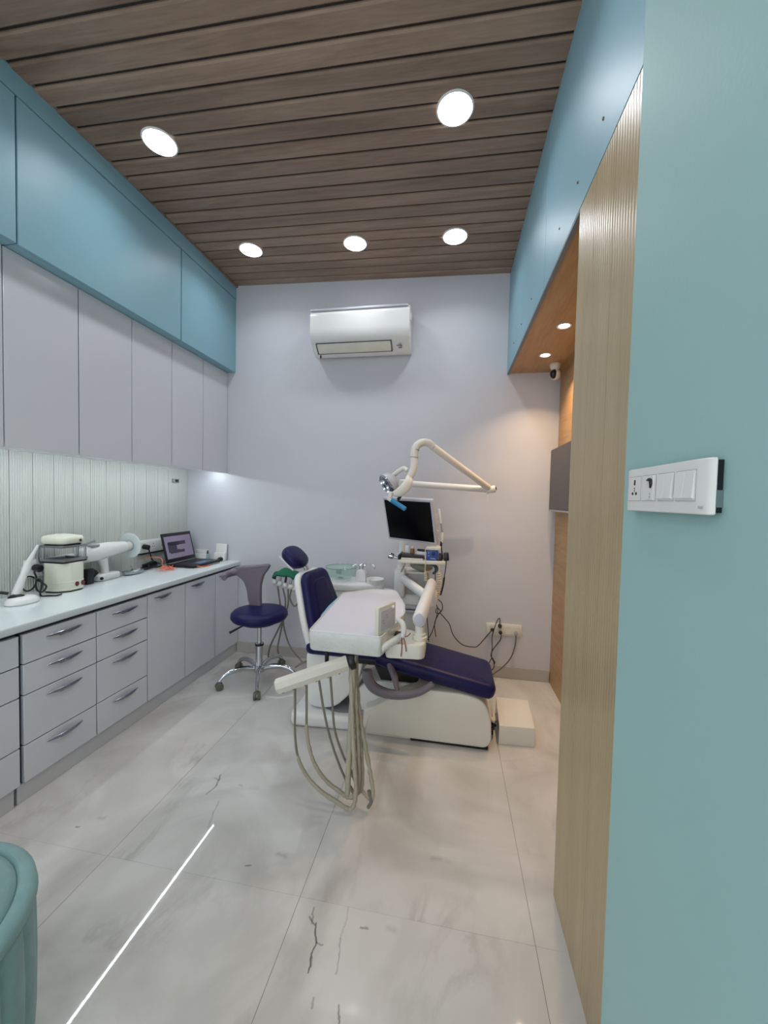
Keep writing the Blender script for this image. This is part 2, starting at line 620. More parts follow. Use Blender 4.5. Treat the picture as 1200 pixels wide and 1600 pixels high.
# ================================================================ STRUCTURE
# floor: grout bed + big marble tiles
fl = struct('floor', MB().span((-2.4, FRONT, -0.05), (0.86, BACK, -0.0006)), M_grout)
xs = [-2.4, -2.08, -1.285, -0.49, 0.305, 0.8]
ys = [FRONT, -0.35, 1.25, 2.85, BACK]
for i in range(len(xs) - 1):
    for j in range(len(ys) - 1):
        a, b, c, d = xs[i], xs[i + 1], ys[j], ys[j + 1]
        MB().span((a + .0009, c + .0002, -0.012), (b - .0009, d - .0002, 0.0), 0.0003, 1).build('floor_tile', M_marble, fl)

# ceiling: base board + planks across the room
ce = bpy.data.objects.new('ceiling', MB().span((-0.02, FRONT - BACK, 0.010), (2.9, 0.06, 0.05)).mesh('ceiling', M_ceilbase))
COL.objects.link(ce)
ce.location = (-1.92, BACK, 3.262)
ce.rotation_euler = (0.015, 0.0288, 0)
ce['kind'] = 'structure'
pl = MB().prism([(-.0455, .012), (-.0435, .006), (-.036, 0), (.036, 0), (.0435, .006), (.0455, .012)], 'x', -0.01, 2.335).mesh('plank', M_ceil, 20)
for k in range(48):
    y = -0.048 - 0.1 * k + 0.02
    if BACK + y < FRONT: break
    inst('plank', pl, ce, (0, y, 0))

struct('wall_back', MB().span((LEFT - .06, BACK, -0.05), (XN + .06, BACK + .1, 3.4)), M_wall)
wl = struct('wall_left', MB().span((LEFT - .1, FRONT, -0.05), (LEFT - .006, BACK, 3.4)), M_flute)
prof = [(-.0595, -.012)]
for i in range(9):
    y0 = -.0595 + i * .119 / 9
    p = .119 / 9
    prof += [(y0 + .0008, 0.0), (y0 + p * .22, .0026), (y0 + p * .5, .0035), (y0 + p * .78, .0026), (y0 + p - .0008, 0.0)]
prof += [(.0595, -.012)]
fpm = MB().prism([(b, a) for a, b in prof], 'z', 0.80, 1.66).mesh('fluted_panel', M_flute, 25)
k = 0
y = BACK - .06
while y > 0.85:
    inst('fluted_panel', fpm, wl, (LEFT + .006 - .0, y, 0))
    y -= .1205
struct('baseboard_back', MB().span((-1.88, BACK - .012, 0), (XN - .004, BACK, .095), .002, 1), M_skirt)

# right side: near teal wall, oak pier, niche
struct('wall_right', MB().span((XW, FRONT, 0), (XN, 0.842, 3.35), .002, 1), M_teal_wall)
pier = struct('wall_pier', MB().span((XB + .008, 0.842, 0), (XN, 1.432, 2.42)), M_oak)
prof = [(-.0735, -.008)]
for i in range(9):
    p = .147 / 9
    y0 = -.0735 + i * p
    prof += [(y0 + .0004, 0.0), (y0 + p * .1, .0005), (y0 + p * .5, .0006), (y0 + p * .9, .0005), (y0 + p - .0008, 0.0)]
prof += [(.0735, -.008)]
plain = MB().span((-.008, -.0735, 0.0), (.0034, .0735, 2.418), .001, 1).mesh('oak_board', M_oak)
flut = MB().prism([(b, a) for a, b in prof], 'z', 0.0, 2.418).mesh('fluted_board', M_oak, 25)
for i in range(4):
    o = inst('fluted_board', flut, pier, (XB + .004, 1.360 - .148 * i, 0))
    o.scale.x = -1
struct('wall_niche', MB().span((XN, 0.842, 0), (XN + .06, BACK, 3.3)), M_oak_warm)
# overhead bulkhead of two teal panels, its oak underside
bh = struct('trim_1', MB().span((XB + .022, FRONT, 2.44), (XB + .05, BACK, 3.2)), M_teal)
for a, b in ((0.844, 1.948), (1.951, BACK - .001)):
    MB().span((XB + .002, a, 2.42), (XB + .022, b, 3.19), .001, 1).build('teal_panel', M_teal, bh)
for yy in (1.236, 1.462, 1.693, 2.246, 2.554, 2.85):
    MB().lathe([(.0045, 0), (.0045, .002), (.003, .004), (0, .004)], (XB + .002, yy, 2.53), (-1, 0, 0), 10).build('screw_cap', M_brass, bh)
M_edge = mat('bulkhead_edge_grey', rgb(120, 128, 132), 0.5)
MB().span((XB + .003, 1.436, 2.412), (XB + .021, BACK - .002, 2.4205)).build('edge_strip', M_edge, bh)
struct('trim_2', MB().span((XB + .0225, 1.434, 2.42), (XN, BACK - .001, 2.438)), M_oak_warm)
# left: dark wood angle where the ceiling meets the wall, teal fascia under it
struct('trim_3', MB().prism([(-1.922, 3.246), (-1.903, 3.2455), (-1.903, 3.2675), (-1.922, 3.268)], 'y', FRONT, BACK), M_ceil)
struct('trim_4', MB().span((-1.96, FRONT, 3.145), (-1.918, BACK - .001, 3.258), .001, 1), M_teal)


# ================================================================ LEFT CABINETS
# teal loft cabinets
lofts = [(0.72, 1.425, 'teal loft cabinet cut off by the left edge of the photo'),
         (1.429, 2.470, 'long teal loft cabinet in the middle of the row under the ceiling'),
         (2.474, BACK, 'short teal loft cabinet against the back wall')]
for a, b, l in lofts:
    t = thing('loft_cabinet', l, 'cabinet', (LEFT, (a + b) / 2, 2.53), 0, 'teal loft cabinets')
    MB().span((LEFT + .002, a + .001, 2.525), (-1.938, b - .002, 3.24)).build('body', M_dark, t)
    MB().span((-1.938, a + .002, 2.508), (-1.920, b - .002, 3.140), .0015, 1).build('door', M_teal, t)
    MB().span((-2.0, a + .002, 2.508), (-1.939, b - .002, 2.5245)).build('bottom_rail', M_teal, t)

# white wall cabinets
wc = [1.068, 1.42, 1.775, 2.125, 2.473, 2.826, BACK]
wl_lab = ['white wall cabinet cut off by the left edge of the photo',
          'widest-looking white wall cabinet, first one fully in view from the left',
          'white wall cabinet, second fully in view from the left',
          'white wall cabinet above the white x-ray gun, third from the back wall corner side',
          'white wall cabinet, next but one to the back wall, above the laptop plug',
          'white wall cabinet touching the back wall']
wl_lab[3] = 'white wall cabinet third from the back wall'
wl_lab[4] = 'white wall cabinet second from the back wall'
for i in range(6):
    a, b = wc[i], wc[i + 1]
    t = thing('wall_cabinet', wl_lab[i], 'cabinet', (LEFT, (a + b) / 2, 1.64), 0, 'white wall cabinets')
    MB().span((LEFT + .008, a + .0005, 1.64), (-2.014, b - .0005, 2.524)).build('body', M_cab, t)
    g = .0032 if i in (1, 2, 4) else .0022
    MB().span((-2.013, a + g, 1.615), (-1.994, b - g - (.001 if i == 5 else 0), 2.506), .0015, 1).build('door', M_cab, t)
    MB().span((-2.0135, a + .0003, 1.63), (-2.0035, a + .006, 2.50)).build('shadow_gap', M_dark, t)

# LED strip below them
led = thing('led_strip', 'thin glowing white LED strip under the white wall cabinets', 'light', (-2.08, 2.1, 1.64))
MB().span((-2.088, 1.10, 1.630), (-2.072, 3.14, 1.6398)).build('channel', M_steel, led)
M_led = mat('led_light', (1, 1, 1), 0.5, emit=(0.86, 0.95, 1.0), estr=LED_STRENGTH)
MB().span((-2.0842, 1.11, 1.6255), (-2.0758, 3.13, 1.6299)).build('diffuser', M_led, led)

# worktop
tag(MB().prism(round_poly([(LEFT + .004, .79), (LEFT + .004, .83), (-1.858, .83), (-1.858, .79)], [0, 0, .012, .012], 4), 'y', 0.93, BACK - .002).build(
    'worktop', M_counter), 'long glossy white stone worktop running along the left wall', 'worktop')

XF = -1.875


def pull(parent, y0, y1, z):
    """bow handle with tapered ends"""
    n = 12
    pts, rr = [], []
    for i in range(n + 1):
        t = i / n
        pts.append((XF + .004 + .016 * math.sin(math.pi * t), y0 + (y1 - y0) * t, z + .002))
        rr.append(.0015 + .0085 * math.sin(math.pi * t) ** 0.8)
    h = MB().tube(pts, rr, 8, True, 0.55, (0, 0, 1)).build('handle', M_pull, parent)
    ym = (y0 + y1) / 2
    l = (y1 - y0)
    MB().span((XF - .001, ym - l * .17, z - .013), (XF + .0125, ym + l * .17, z - .004), .003).build('finger_grip', M_black, parent)


def drawer_unit(a, b, label):
    t = thing('drawer_cabinet', label, 'cabinet', (-2.1, (a + b) / 2, 0), 0, 'white base cabinets')
    MB().span((LEFT + .01, a + .001, .09), (XF - .021, b - .001, .7895)).build('body', M_carc, t)
    zs = [.088, .263, .493, .635, .774]
    for i in range(4):
        z0, z1 = zs[i] + .0028, zs[i + 1] - .0028
        d = MB().span((XF - .02, a + .0022, z0), (XF, b - .0022, z1), .0012, 1).build('drawer', M_cab, t)
        zh = z1 - .042 if i > 1 else z1 - .040
        ym = (a + b) / 2 + .007
        pull(d, ym - .09, ym + .09, zh)
    return t


def door_unit(a, b, label, handle=True):
    t = thing('door_cabinet', label, 'cabinet', (-2.1, (a + b) / 2, 0), 0, 'white base cabinets')
    MB().span((LEFT + .01, a + .001, .09), (XF - .021, b - .001, .7895)).build('body', M_carc, t)
    d = MB().span((XF - .02, a + .0024, .09), (XF, b - .0024, .772), .0012, 1).build('door', M_cab, t)
    if handle:
        ym = (a + b) / 2 - .045
        pull(d, ym - .08, ym + .08, .742)
    return t


drawer_unit(0.95, 1.383, 'white four-drawer base cabinet cut off by the left edge of the photo')
drawer_unit(1.397, 1.760, 'white four-drawer base cabinet under the ivory vacuum former')
drawer_unit(1.762, 2.115, 'white four-drawer base cabinet beside the tall doors')
door_unit(2.117, 2.466, 'white base cabinet with one tall door next to the drawers')
door_unit(2.468, 2.826, 'white base cabinet with one tall door, middle of the three doors')
door_unit(2.828, BACK - .004, 'white base cabinet with one tall door behind the navy stool')
tag(MB().span((LEFT + .01, .95, 0), (XF - .012, 1.364, .088), .001, 1).build('plinth', M_plinth),
    'short grey plinth below the leftmost drawers', 'plinth', 'cabinet plinths')
tag(MB().span((LEFT + .01, 1.378, 0), (XF - .012, BACK - .003, .088), .001, 1).build('plinth', M_plinth),
    'long grey plinth running under the base cabinets to the back wall', 'plinth', 'cabinet plinths')

# ================================================================ LIGHTS
M_disc = mat('lit_diffuser', (1, 1, 1), 0.5, emit=(1.0, 0.98, 1.0), estr=14.0)


def lamp_data(name, power, col, size, shape='DISK', spread=math.pi):
    l = bpy.data.lights.new(name, 'AREA')
    l.shape = shape
    l.size = size
    l.energy = power
    l.color = col
    l.spread = spread
    return l


def downlight(x, y, label):
    z = cz(x, y)
    t = thing('ceiling_light', label, 'light', (x, y, z), 0, 'round ceiling downlights')
    MB().lathe([(.070, 0), (.084, 0), (.085, -.004), (.081, -.007), (.077, -.007), (.077, -.003), (.070, -.003)], (x, y, z - .0025), n=40, cap=False).build('frame', M_white, t)
    MB().lathe([(0, -.0055), (.0765, -.0055), (.0765, -.002), (0, -.002)], (x, y, z - .0025), n=40).build('diffuser', M_disc, t)
    o = bpy.data.objects.new('lamp', lamp_data('downlight', LAMP_W, (0.90, 0.95, 1.0), .15, spread=math.radians(136)))
    COL.objects.link(o)
    o.parent = t
    o.location = (0, 0, -.012)


for x, y, l in ((-0.033, 1.816, 'lit round ceiling light nearest the camera on the right'),
                (-1.528, 1.804, 'lit round ceiling light nearest the camera on the left'),
                (-0.72, 2.694, 'lit round ceiling light in the middle of the back row'),
                (-0.025, 2.688, 'lit round ceiling light at the right of the back row'),
                (-1.515, 2.691, 'lit round ceiling light at the left of the back row')):
    downlight(x, y, l)
for x, y, l in ((-0.03, 0.95, 'added fill ceiling light above the teal wall, out of view'), (-1.55, 0.95, 'added fill ceiling light above the ottoman, out of view'),
                (-0.8, 0.0, 'added fill ceiling light right above the camera, out of view'), (-0.8, -0.9, 'added fill ceiling light furthest behind the camera, out of view')):
    downlight(x, y, l)  # unseen lamps added as fill, continuing the ceiling rows

M_spot = mat('lit_spot', (1, 1, 1), 0.5, emit=(1.0, 0.88, 0.72), estr=18.0)
for x, y, l in ((0.600, 2.345, 'small warm spotlight in the oak soffit, half behind the oak pier'),
                (0.600, 2.79, 'small warm spotlight in the oak soffit next to the white camera')):
    t = thing('spotlight', l, 'light', (x, y, 2.42), 0, 'warm spotlights in the soffit')
    MB().lathe([(.024, 0), (.040, 0), (.041, -.003), (.036, -.006), (.028, -.003), (.024, -.003)], (x, y, 2.4195), n=28, cap=False).build('bezel', M_white, t)
    MB().lathe([(0, -.004), (.0275, -.004), (.0275, -.001), (0, -.001)], (x, y, 2.4195), n=28).build('lens', M_spot, t)
    o = bpy.data.objects.new('lamp', lamp_data('spot', SPOT_W, (1.0, 0.69, 0.41), .05, spread=math.radians(112)))
    COL.objects.link(o)
    o.parent = t
    o.location = (0, 0, -.008)

# ================================================================ AIR CONDITIONER
ac = thing('air_conditioner', 'white split air conditioner on the back wall below the ceiling', 'air conditioner', (-.75, BACK, 2.56))
X0, X1 = -1.150, -0.352
pr = round_poly([(BACK - .002, 2.905), (2.985, 2.915), (2.955, 2.875), (2.955, 2.72), (2.985, 2.655), (3.055, 2.590), (3.10, 2.575), (BACK - .002, 2.60)],
                [0, .02, .03, .06, .06, .03, .02, 0], 5)
MB().prism(pr, 'x', X0, X1, .006).build('body', M_white, ac)
MB().span((X0 + .004, 2.9535, 2.893), (X1 - .012, 2.972, 2.908), .002).build('top_strip', M_silver, ac)
tl = Matrix.Rotation(math.radians(-43), 3, 'X')
M_acl = mat('ac_louver', rgb(220, 218, 206), 0.35)
MB().box((-.80, 3.014, 2.6195), (.60, .085, .010), .004, tl).build('louver', M_acl, ac)
for s in (-1, 1):
    MB().box((-.80, 3.014 + s * .031, 2.6195 - s * .029), (.615, .003, .0125), 0, tl).build('louver_gap', M_dark, ac)
for xx in (-1.106, -.494):
    MB().box((xx, 3.014, 2.6195), (.003, .085, .0125), 0, tl).build('louver_gap', M_dark, ac)
mk = MB()
for dx, dy, ww, hh in ((-.43, -.015, .02, .006), (-.435, .0, .045, .003), (-.42, .008, .004, .012), (-.43, .018, .025, .004)):
    mk.box((dx, 3.012 + dy * .73, 2.6175 - dy * .68), (ww, hh, .0125), 0, tl)
mk.build('display_marks', M_grey, ac)
MB().span((X1 - .0005, 2.99, 2.80), (X1 + .006, 3.05, 2.85), .002).build('side_clip', M_white, ac)
MB().rod((X0 + .055, 3.07, 2.587), (X0 + .055, 3.07, 2.566), .006, 8).build('drain_stub', M_black, ac)

# ================================================================ NICHE THINGS
tv = thing('television', 'dark flat television on the niche wall, seen edge-on', 'television', (XN, 2.7, 1.57))
MB().span((XN - .035, 2.55, 1.45), (XN - .001, 2.75, 1.70)).build('wall_bracket', M_black, tv)
MB().span((XN - .070, 2.20, 1.352), (XN - .035, 3.085, 1.812), .006).build('casing', M_black, tv)
MB().span((XN - .0720, 2.212, 1.372), (XN - .0695, 3.075, 1.802)).build('screen', mat('tv_screen', rgb(58, 56, 60), 0.35), tv)
MB().span((XN - .0722, 2.212, 1.353), (XN - .0695, 3.075, 1.366)).build('bottom_bezel', M_grey, tv)

sc_ = thing('security_camera', 'white dome security camera hanging from the oak soffit', 'camera', (.712, 2.98, 2.42))
MB().lathe([(0, 0), (.036, 0), (.038, -.006), (.036, -.02), (.030, -.034), (.022, -.044), (0, -.046)], (.712, 2.98, 2.419), n=24).build('mount', M_cream, sc_)
hd = MB().ball((.715, 2.98, 2.343), (.036, .036, .038), 20, 12).build('head', M_cream, sc_)
MB().ball((.702, 2.966, 2.343), (.027, .024, .033), 16, 10).build('lens', M_black, hd)

# ================================================================ SWITCHBOARD ON THE NEAR WALL
sb = thing('switchboard', 'white switchboard with one socket and four rocker switches on teal wall', 'switchboard', (XW, .67, 1.44))
MB().span((XW - .0075, .556, 1.411), (XW - .0005, .786, 1.479)).build('back_box', M_black, sb)
MB().span((XW - .0085, .560, 1.418), (XW + .0, .5545, 1.440)).build('metal_lug', M_steel, sb)
out = round_poly([(XW - .0075, .553), (XW - .0155, .558), (XW - .0185, .575), (XW - .0185, .770), (XW - .0155, .788), (XW - .0075, .793)], .004, 3)
MB().prism(out, 'z', 1.408, 1.482, .0015, 1).build('plate', M_white, sb)


def module(y0, y1, kind):
    xa = XW - .0185
    z0, z1 = 1.426, 1.468
    fr = MB().span((xa - .0006, y0, z0), (xa + .001, y1, z1), .0004, 1).build('module_frame', M_white, sb)
    MB().span((xa - .0003, y0 - .0006, z0 - .0006), (xa + .001, y1 + .0006, z1 + .0006)).build('module_gap', M_grey, fr)
    ym = (y0 + y1) / 2
    if kind == 'socket':
        h = MB()
        for yy, zz, r in ((ym - .0065, 1.4385, .0026), (ym + .0065, 1.4385, .0026), (ym, 1.4555, .0024), (ym, 1.4475, .0012), (ym, 1.4435, .0012)):
            h.lathe([(r, 0), (r, .0012), (0, .0012)], (xa - .0002, yy, zz), (-1, 0, 0), 12)
        h.span((xa - .0012, ym - .0022, 1.4555), (xa, ym + .0022, 1.4625))
        h.build('socket_holes', M_black, fr)
    elif kind == 'switches':
        for s in (-1, 1):
            c = ym + s * (y1 - y0) / 4
            wd = (y1 - y0) / 2 - .0012
            MB().prism([(xa - .0006, z0 + .002), (xa - .0044, z0 + .004), (xa - .0020, z1 - .002), (xa - .0006, z1 - .0015)], 'y', c - wd / 2, c + wd / 2, .0006, 1).build('rocker', M_white, fr)
    else:
        MB().span((xa - .0022, ym - .017, z0 + .0015), (xa, ym + .003, z1 - .0015), .0006, 1).build('regulator', M_white, fr)
        k_ = MB()
        k_.tube(spline([(xa - .003, ym + .002, 1.4595), (xa - .003, ym - .008, 1.4605), (xa - .003, ym - .0125, 1.456), (xa - .003, ym - .010, 1.447)], 5), [.0012, .0028, .0032, .0030, .0014], 8)
        k_.build('pointer_mark', M_black, fr)
        MB().span((xa - .0026, ym - .014, 1.4285), (xa, ym - .0045, 1.4405), .0005, 1).build('usb_port', M_white, fr)
        mk_ = MB()
        mk_.span((xa - .0030, ym - .0115, 1.4365), (xa - .0025, ym - .0065, 1.4375))
        mk_.span((xa - .0030, ym - .0100, 1.4305), (xa - .0025, ym - .0080, 1.4335))
        mk_.build('port_marks', M_grey, fr)


module(.731, .773, 'socket')
module(.681, .725, 'regulator')
module(.631, .673, 'switches')
module(.579, .624, 'switches')
MB().span((XW - .0192, .563, 1.416), (XW - .0180, .572, 1.4195), .0003, 1).build('maker_mark', M_silver, sb)

# ================================================================ WALL SOCKET BEHIND THE CHAIR
ws = thing('wall_socket', 'long white four-module wall socket low on the back wall', 'socket', (.44, BACK, .38))
sa, sbb = at(760, 973, BACK), at(815, 997, BACK)
MB().span((.304, BACK - .012, .345), (.578, BACK - .0005, .438), .003).build('plate', M_cream, ws)
for xx in (.348, .410, .475, .532):
    MB().span((xx - .026, BACK - .0135, .360), (xx + .026, BACK - .0115, .422), .0008, 1).build('socket_module', M_cream, ws)


def cord(name, label, path, r=.004, plug=None, pm=None, cm=None, cat='cord', group=None):
    p = [Vector(q) for q in path]
    o = thing(name, label, cat, p[0], 0, group)
    MB().tube(spline(p, 7), r, 7).build('cable', cm or M_black, o)
    if plug:
        a, b, r0, r1 = plug
        MB().rod(a, b, r0, 12, .004).build('plug', pm or M_black, o)
    return o


yb = BACK - .03
yc = BACK - .016
cord('plugged_lead', 'black cord with plug in the left socket, draped towards the grey unit',
     [at(769, 984, yb), at(763, 991, yb - .02), at(748, 1008, yb - .04), at(740, 1011, yb - .05), at(722, 1007, yb - .08), at(708, 992, yb - .1),
      at(702, 975, yb - .12), at(694, 965, yb - .15), at(688, 958, yb - .18)], .0035,
     (at(769, 984, yc + .003), at(769, 984, yb - .022), .014, .01))
cord('plugged_lead', 'black cord looping up from a plug on top of the socket plate, then down',
     [at(781, 976, yb - .01), at(781, 967, yb - .03), at(778, 968, yb - .04), at(773, 980, yb - .05), at(769, 995, yb - .045), at(769, 1012, yb - .03),
      at(768, 1026, yb - .02), at(772, 1036, yb - .02), at(771, 1044, yb - .03), at(766, 1049, yb - .06)], .0035,
     (at(781, 979, yc + .003), at(781, 977, yb - .022), .015, .01))
cord('plugged_lead', 'black cord from the second socket crossing the looped cord',
     [at(782, 989, yb), at(783, 994, yb - .03), at(781, 1001, yb - .03), at(771, 1014, yb - .038), at(767, 1025, yb - .03), at(773, 1034, yb - .03), at(772, 1036, yb - .04),
      at(769, 1028, yb - .045), at(763, 1038, yb - .06), at(756, 1049, yb - .09)], .0035,
     (at(782, 988, yc + .003), at(782, 989, yb - .022), .014, .01))
cord('plugged_lead', 'grey-brown cord with plug in the rightmost socket curving down to the floor',
     [at(806, 990, yb), at(806, 999, yb - .03), at(804, 1012, yb - .03), at(798, 1028, yb - .03), at(786, 1042, yb - .04), at(774, 1051, yb - .05), at(762, 1058, yb - .1)], .0045,
     (at(806, 989, yc + .003), at(806, 990, yb - .024), .016, .01), M_grey, mat('grey_brown_cable', rgb(96, 84, 76), .5))

# ================================================================ OTTOMAN
ot = thing('ottoman', 'round teal velvet ottoman with channelled sides at bottom left', 'ottoman', (-1.183, .567, 0))
OC = Vector((-1.183, .567, 0))
R0 = .275
n_ch = 22
vs, fs = [], []
rows = [(.012, .955), (.03, .975), (.10, .99), (.25, 1.0), (.36, .995), (.40, .985), (.415, .965)]
nn = n_ch * 8
for z, k in rows:
    for j in range(nn):
        a = 2 * math.pi * j / nn
        ph = (j % 8) / 8
        rr = R0 * k + .010 * (math.sin(math.pi * ph) ** 0.55) - .010
        vs.append((OC.x + rr * math.cos(a), OC.y + rr * math.sin(a), z))
for i in range(len(rows) - 1):
    for j in range(nn):
        fs.append((i * nn + j, i * nn + (j + 1) % nn, (i + 1) * nn + (j + 1) % nn, (i + 1) * nn + j))
fs.append(tuple((len(rows) - 1) * nn + j for j in range(nn)))
fs.append(tuple(range(nn))[::-1])
MB().add(vs, fs).build('channelled_side', M_velvet, ot, ang=60)
MB().lathe([(.24, .405), (.268, .410), (.277, .424), (.274, .442), (.262, .452), (.244, .455), (.238, .447), (.236, .44)], OC, n=64).build('rolled_rim', M_velvet, ot, ang=60)
MB().lathe([(0, .472), (.10, .471), (.18, .467), (.222, .459), (.236, .448), (.237, .435), (0, .43)], OC, n=64).build('seat_cushion', M_velvet, ot, ang=60)
MB().lathe([(.0, 0), (.25, 0), (.25, .013), (0, .013)], OC, n=40).build('base', M_black, ot)

# ================================================================ STOOL
stl = thing('dental_stool', 'navy round-seat dental stool on chrome five-star casters', 'stool', (-1.418, 2.70, 0))
S = Vector((-1.418, 2.70, 0))
MB().lathe([(0, .468), (.12, .468), (.17, .472), (.198, .484), (.211, .505), (.208, .530), (.192, .548), (.15, .556), (0, .556)], S, n=44).build('seat', M_navy, stl, ang=60)
MB().lathe([(0, .452), (.13, .452), (.13, .468), (0, .468)], S, n=24).build('seat_plate', M_black, stl)
MB().rod(S + Vector((0, 0, .28)), S + Vector((0, 0, .455)), .017, 16).build('gas_lift', M_chrome, stl)
MB().lathe([(.026, .09), (.026, .275), (.031, .278), (.031, .292), (.018, .296)], S, n=20).build('column', M_chrome, stl)
MB().lathe([(.0325, .277), (.0325, .293), (.02, .293), (.02, .277)], S, n=20).build('collar', M_black, stl)
MB().tube([S + Vector((-.06, -.04, .455)), S + Vector((-.11, -.09, .435)), S + Vector((-.165, -.14, .405))], [.006, .006, .010], 8).build('height_lever', M_black, stl)
MB().lathe([(0, .075), (.038, .075), (.044, .085), (.044, .105), (.034, .118), (.026, .122)], S, n=20).build('hub', M_chrome, stl)
for a in (-65, 7, 79, 151, 223):
    d = Vector((math.cos(math.radians(a)), math.sin(math.radians(a)), 0))
    p = [S + d * r + Vector((0, 0, z)) for r, z in ((.03, .10), (.10, .118), (.18, .118), (.25, .095), (.285, .06))]
    lg = MB().tube(spline(p, 4), [.020, .019, .017, .015, .013], 10, True, 0.8, (0, 0, 1)).build('star_leg', M_chrome, stl)
    q = d.cross(Vector((0, 0, 1)))
    c = S + d * .285 + Vector((0, 0, .027))
    cs = MB()
    for s in (-1, 1):
        cs.rod(c + q * (s * .004), c + q * (s * .024), .027, 18, .005)
    cs.box(c + Vector((0, 0, .022)), (.03, .03, .02), .006)
    cs.build('caster', M_caster, lg)
# T-shaped mauve backrest
yt = 2.80
ol = [(-1.50, .50), (-1.535, .60), (-1.545, .68), (-1.575, .75), (-1.63, .79), (-1.69, .80), (-1.70, .83), (-1.66, .853), (-1.58, .872), (-1.46, .884),
      (-1.375, .897), (-1.355, .885), (-1.365, .86), (-1.41, .80), (-1.43, .72), (-1.43, .60), (-1.42, .50)]
ol = [(x - .03, z - .008) for x, z in ol]
MB().prism(round_poly(ol, .02, 3), 'y', yt - .022, yt + .022, .012, 3).build('backrest_arm', M_purple, stl, ang=50)
MB().tube(spline([(-1.66, yt, .815), (-1.70, yt - .03, .805), (-1.715, yt - .08, .795), (-1.70, yt - .13, .785)], 5), [.030, .029, .027, .022], 12, True, .8).build('arm_end', M_purple, stl, ang=60)
MB().span((-1.53, 2.70, .455), (-1.46, 2.815, .468)).build('backrest_bracket', M_steel, stl)
MB().span((-1.53, 2.797, .46), (-1.45, 2.812, .52)).build('backrest_post', M_steel, stl)

# ================================================================ DENTAL CHAIR
dc = thing('dental_chair', 'navy upholstered dental chair with cream base in the middle', 'dental chair', (-.35, 2.40, 0))
YN, YFAR = 2.20, 2.60
bc = round_poly([(-.485, .016), (-.485, .155), (-.40, .19), (-.30, .265), (-.18, .315), (.10, .315), (.215, .285), (.255, .20), (.262, .06), (.235, .016)],
                [.01, .018, .05, .06, .08, .08, .05, .05, .03, .03], 5)
MB().prism(bc, 'y', YN, YFAR, .012, 3).build('base_cover', M_cream, dc, ang=50)
MB().span((-.20, YN + .012, 0), (.245, YFAR - .012, .016), .004).build('base_gap_shade', M_black, dc)  # black slab put in for the shade of the gap under the cover
MB().span((-.47, YN + .02, 0), (-.20, YFAR - .012, .0158), .004).build('base_skid', M_cream, dc)
fo = round_poly([(-.955, YN + .03), (-.93, YN - .005), (-.48, YN + .02), (-.48, YFAR), (-.90, YFAR + .02), (-.955, YFAR - .03)], .05, 4)
MB().prism(fo, 'z', 0, .085, .028, 4).build('base_foot', M_white, dc, ang=50)
rc = [(-.65 + .135 * math.cos(2 * math.pi * i / 28), 2.36 + .10 * math.sin(2 * math.pi * i / 28)) for i in range(28)]
MB().prism(rc, 'z', .08, .0885).build('foot_recess', M_grey, dc)
MB().prism([(-.56, YN + .03), (-.487, YN + .03), (-.487, 2.5), (-.56, 2.5)], 'z', .085, .105, .004).build('hinge_cover', M_grey, dc)
lp = round_poly([(-.865, .115), (-.875, .44), (-.50, .44), (-.53, .30), (-.58, .21), (-.68, .105), (-.80, .092)], [.03, .03, .02, .08, .08, .08, .05], 5)
MB().prism(lp, 'y', 2.27, 2.53, .012, 3).build('lift_shroud', M_white, dc, ang=50)
rcv = round_poly([(-.60, .09), (-.575, .19), (-.50, .27), (-.40, .30), (-.20, .30), (-.20, .09)], .04, 4)
MB().prism(rcv, 'y', 2.29, 2.56, .01, 2).build('rear_cover', M_white, dc, ang=50)
MB().prism([(-.40, .30), (-.46, .43), (-.12, .43), (-.18, .30)], 'y', 2.30, 2.52, .006).build('seat_lift_arm', M_black, dc)
MB().span((-.64, YN + .03, .418), (-.12, YFAR - .03, .452), .006).build('seat_frame', M_black, dc)
so = round_poly([(-.86, YN - .005), (-.38, YN - .005), (-.38, YFAR), (-.86, YFAR)], .05, 5)
MB().pad(so, .075, .03, (0, 0, .492), (1, 0, 0), (0, 1, 0), (0, 0, 1), .005).build('seat', M_navy, dc, ang=60)
# sloping leg rest
la, lb = Vector((-.42, 0, .470)), Vector((.268, 0, .327))
ud = (lb - la).normalized()
wd = Vector((-ud.z, 0, ud.x))
L = (lb - la).length
lo = round_poly([(0, YN - .004), (L * .6, YN - .004), (L - .01, YN + .002), (L + .012, 2.24), (L + .012, 2.56), (L - .01, YFAR - .002), (0, YFAR)], [.02, .2, .035, .03, .03, .035, .02], 5)
MB().pad(lo, .088, .036, la, ud, (0, 1, 0), wd, .008).build('leg_rest', M_navy, dc, ang=60)
MB().box(la + ud * (L * .40) - wd * .050 + Vector((0, 2.4, 0)), (L * .55, .30, .016), .004, Matrix((ud, (0, 1, 0), wd)).transposed()).build('leg_rest_plate', M_black, dc)
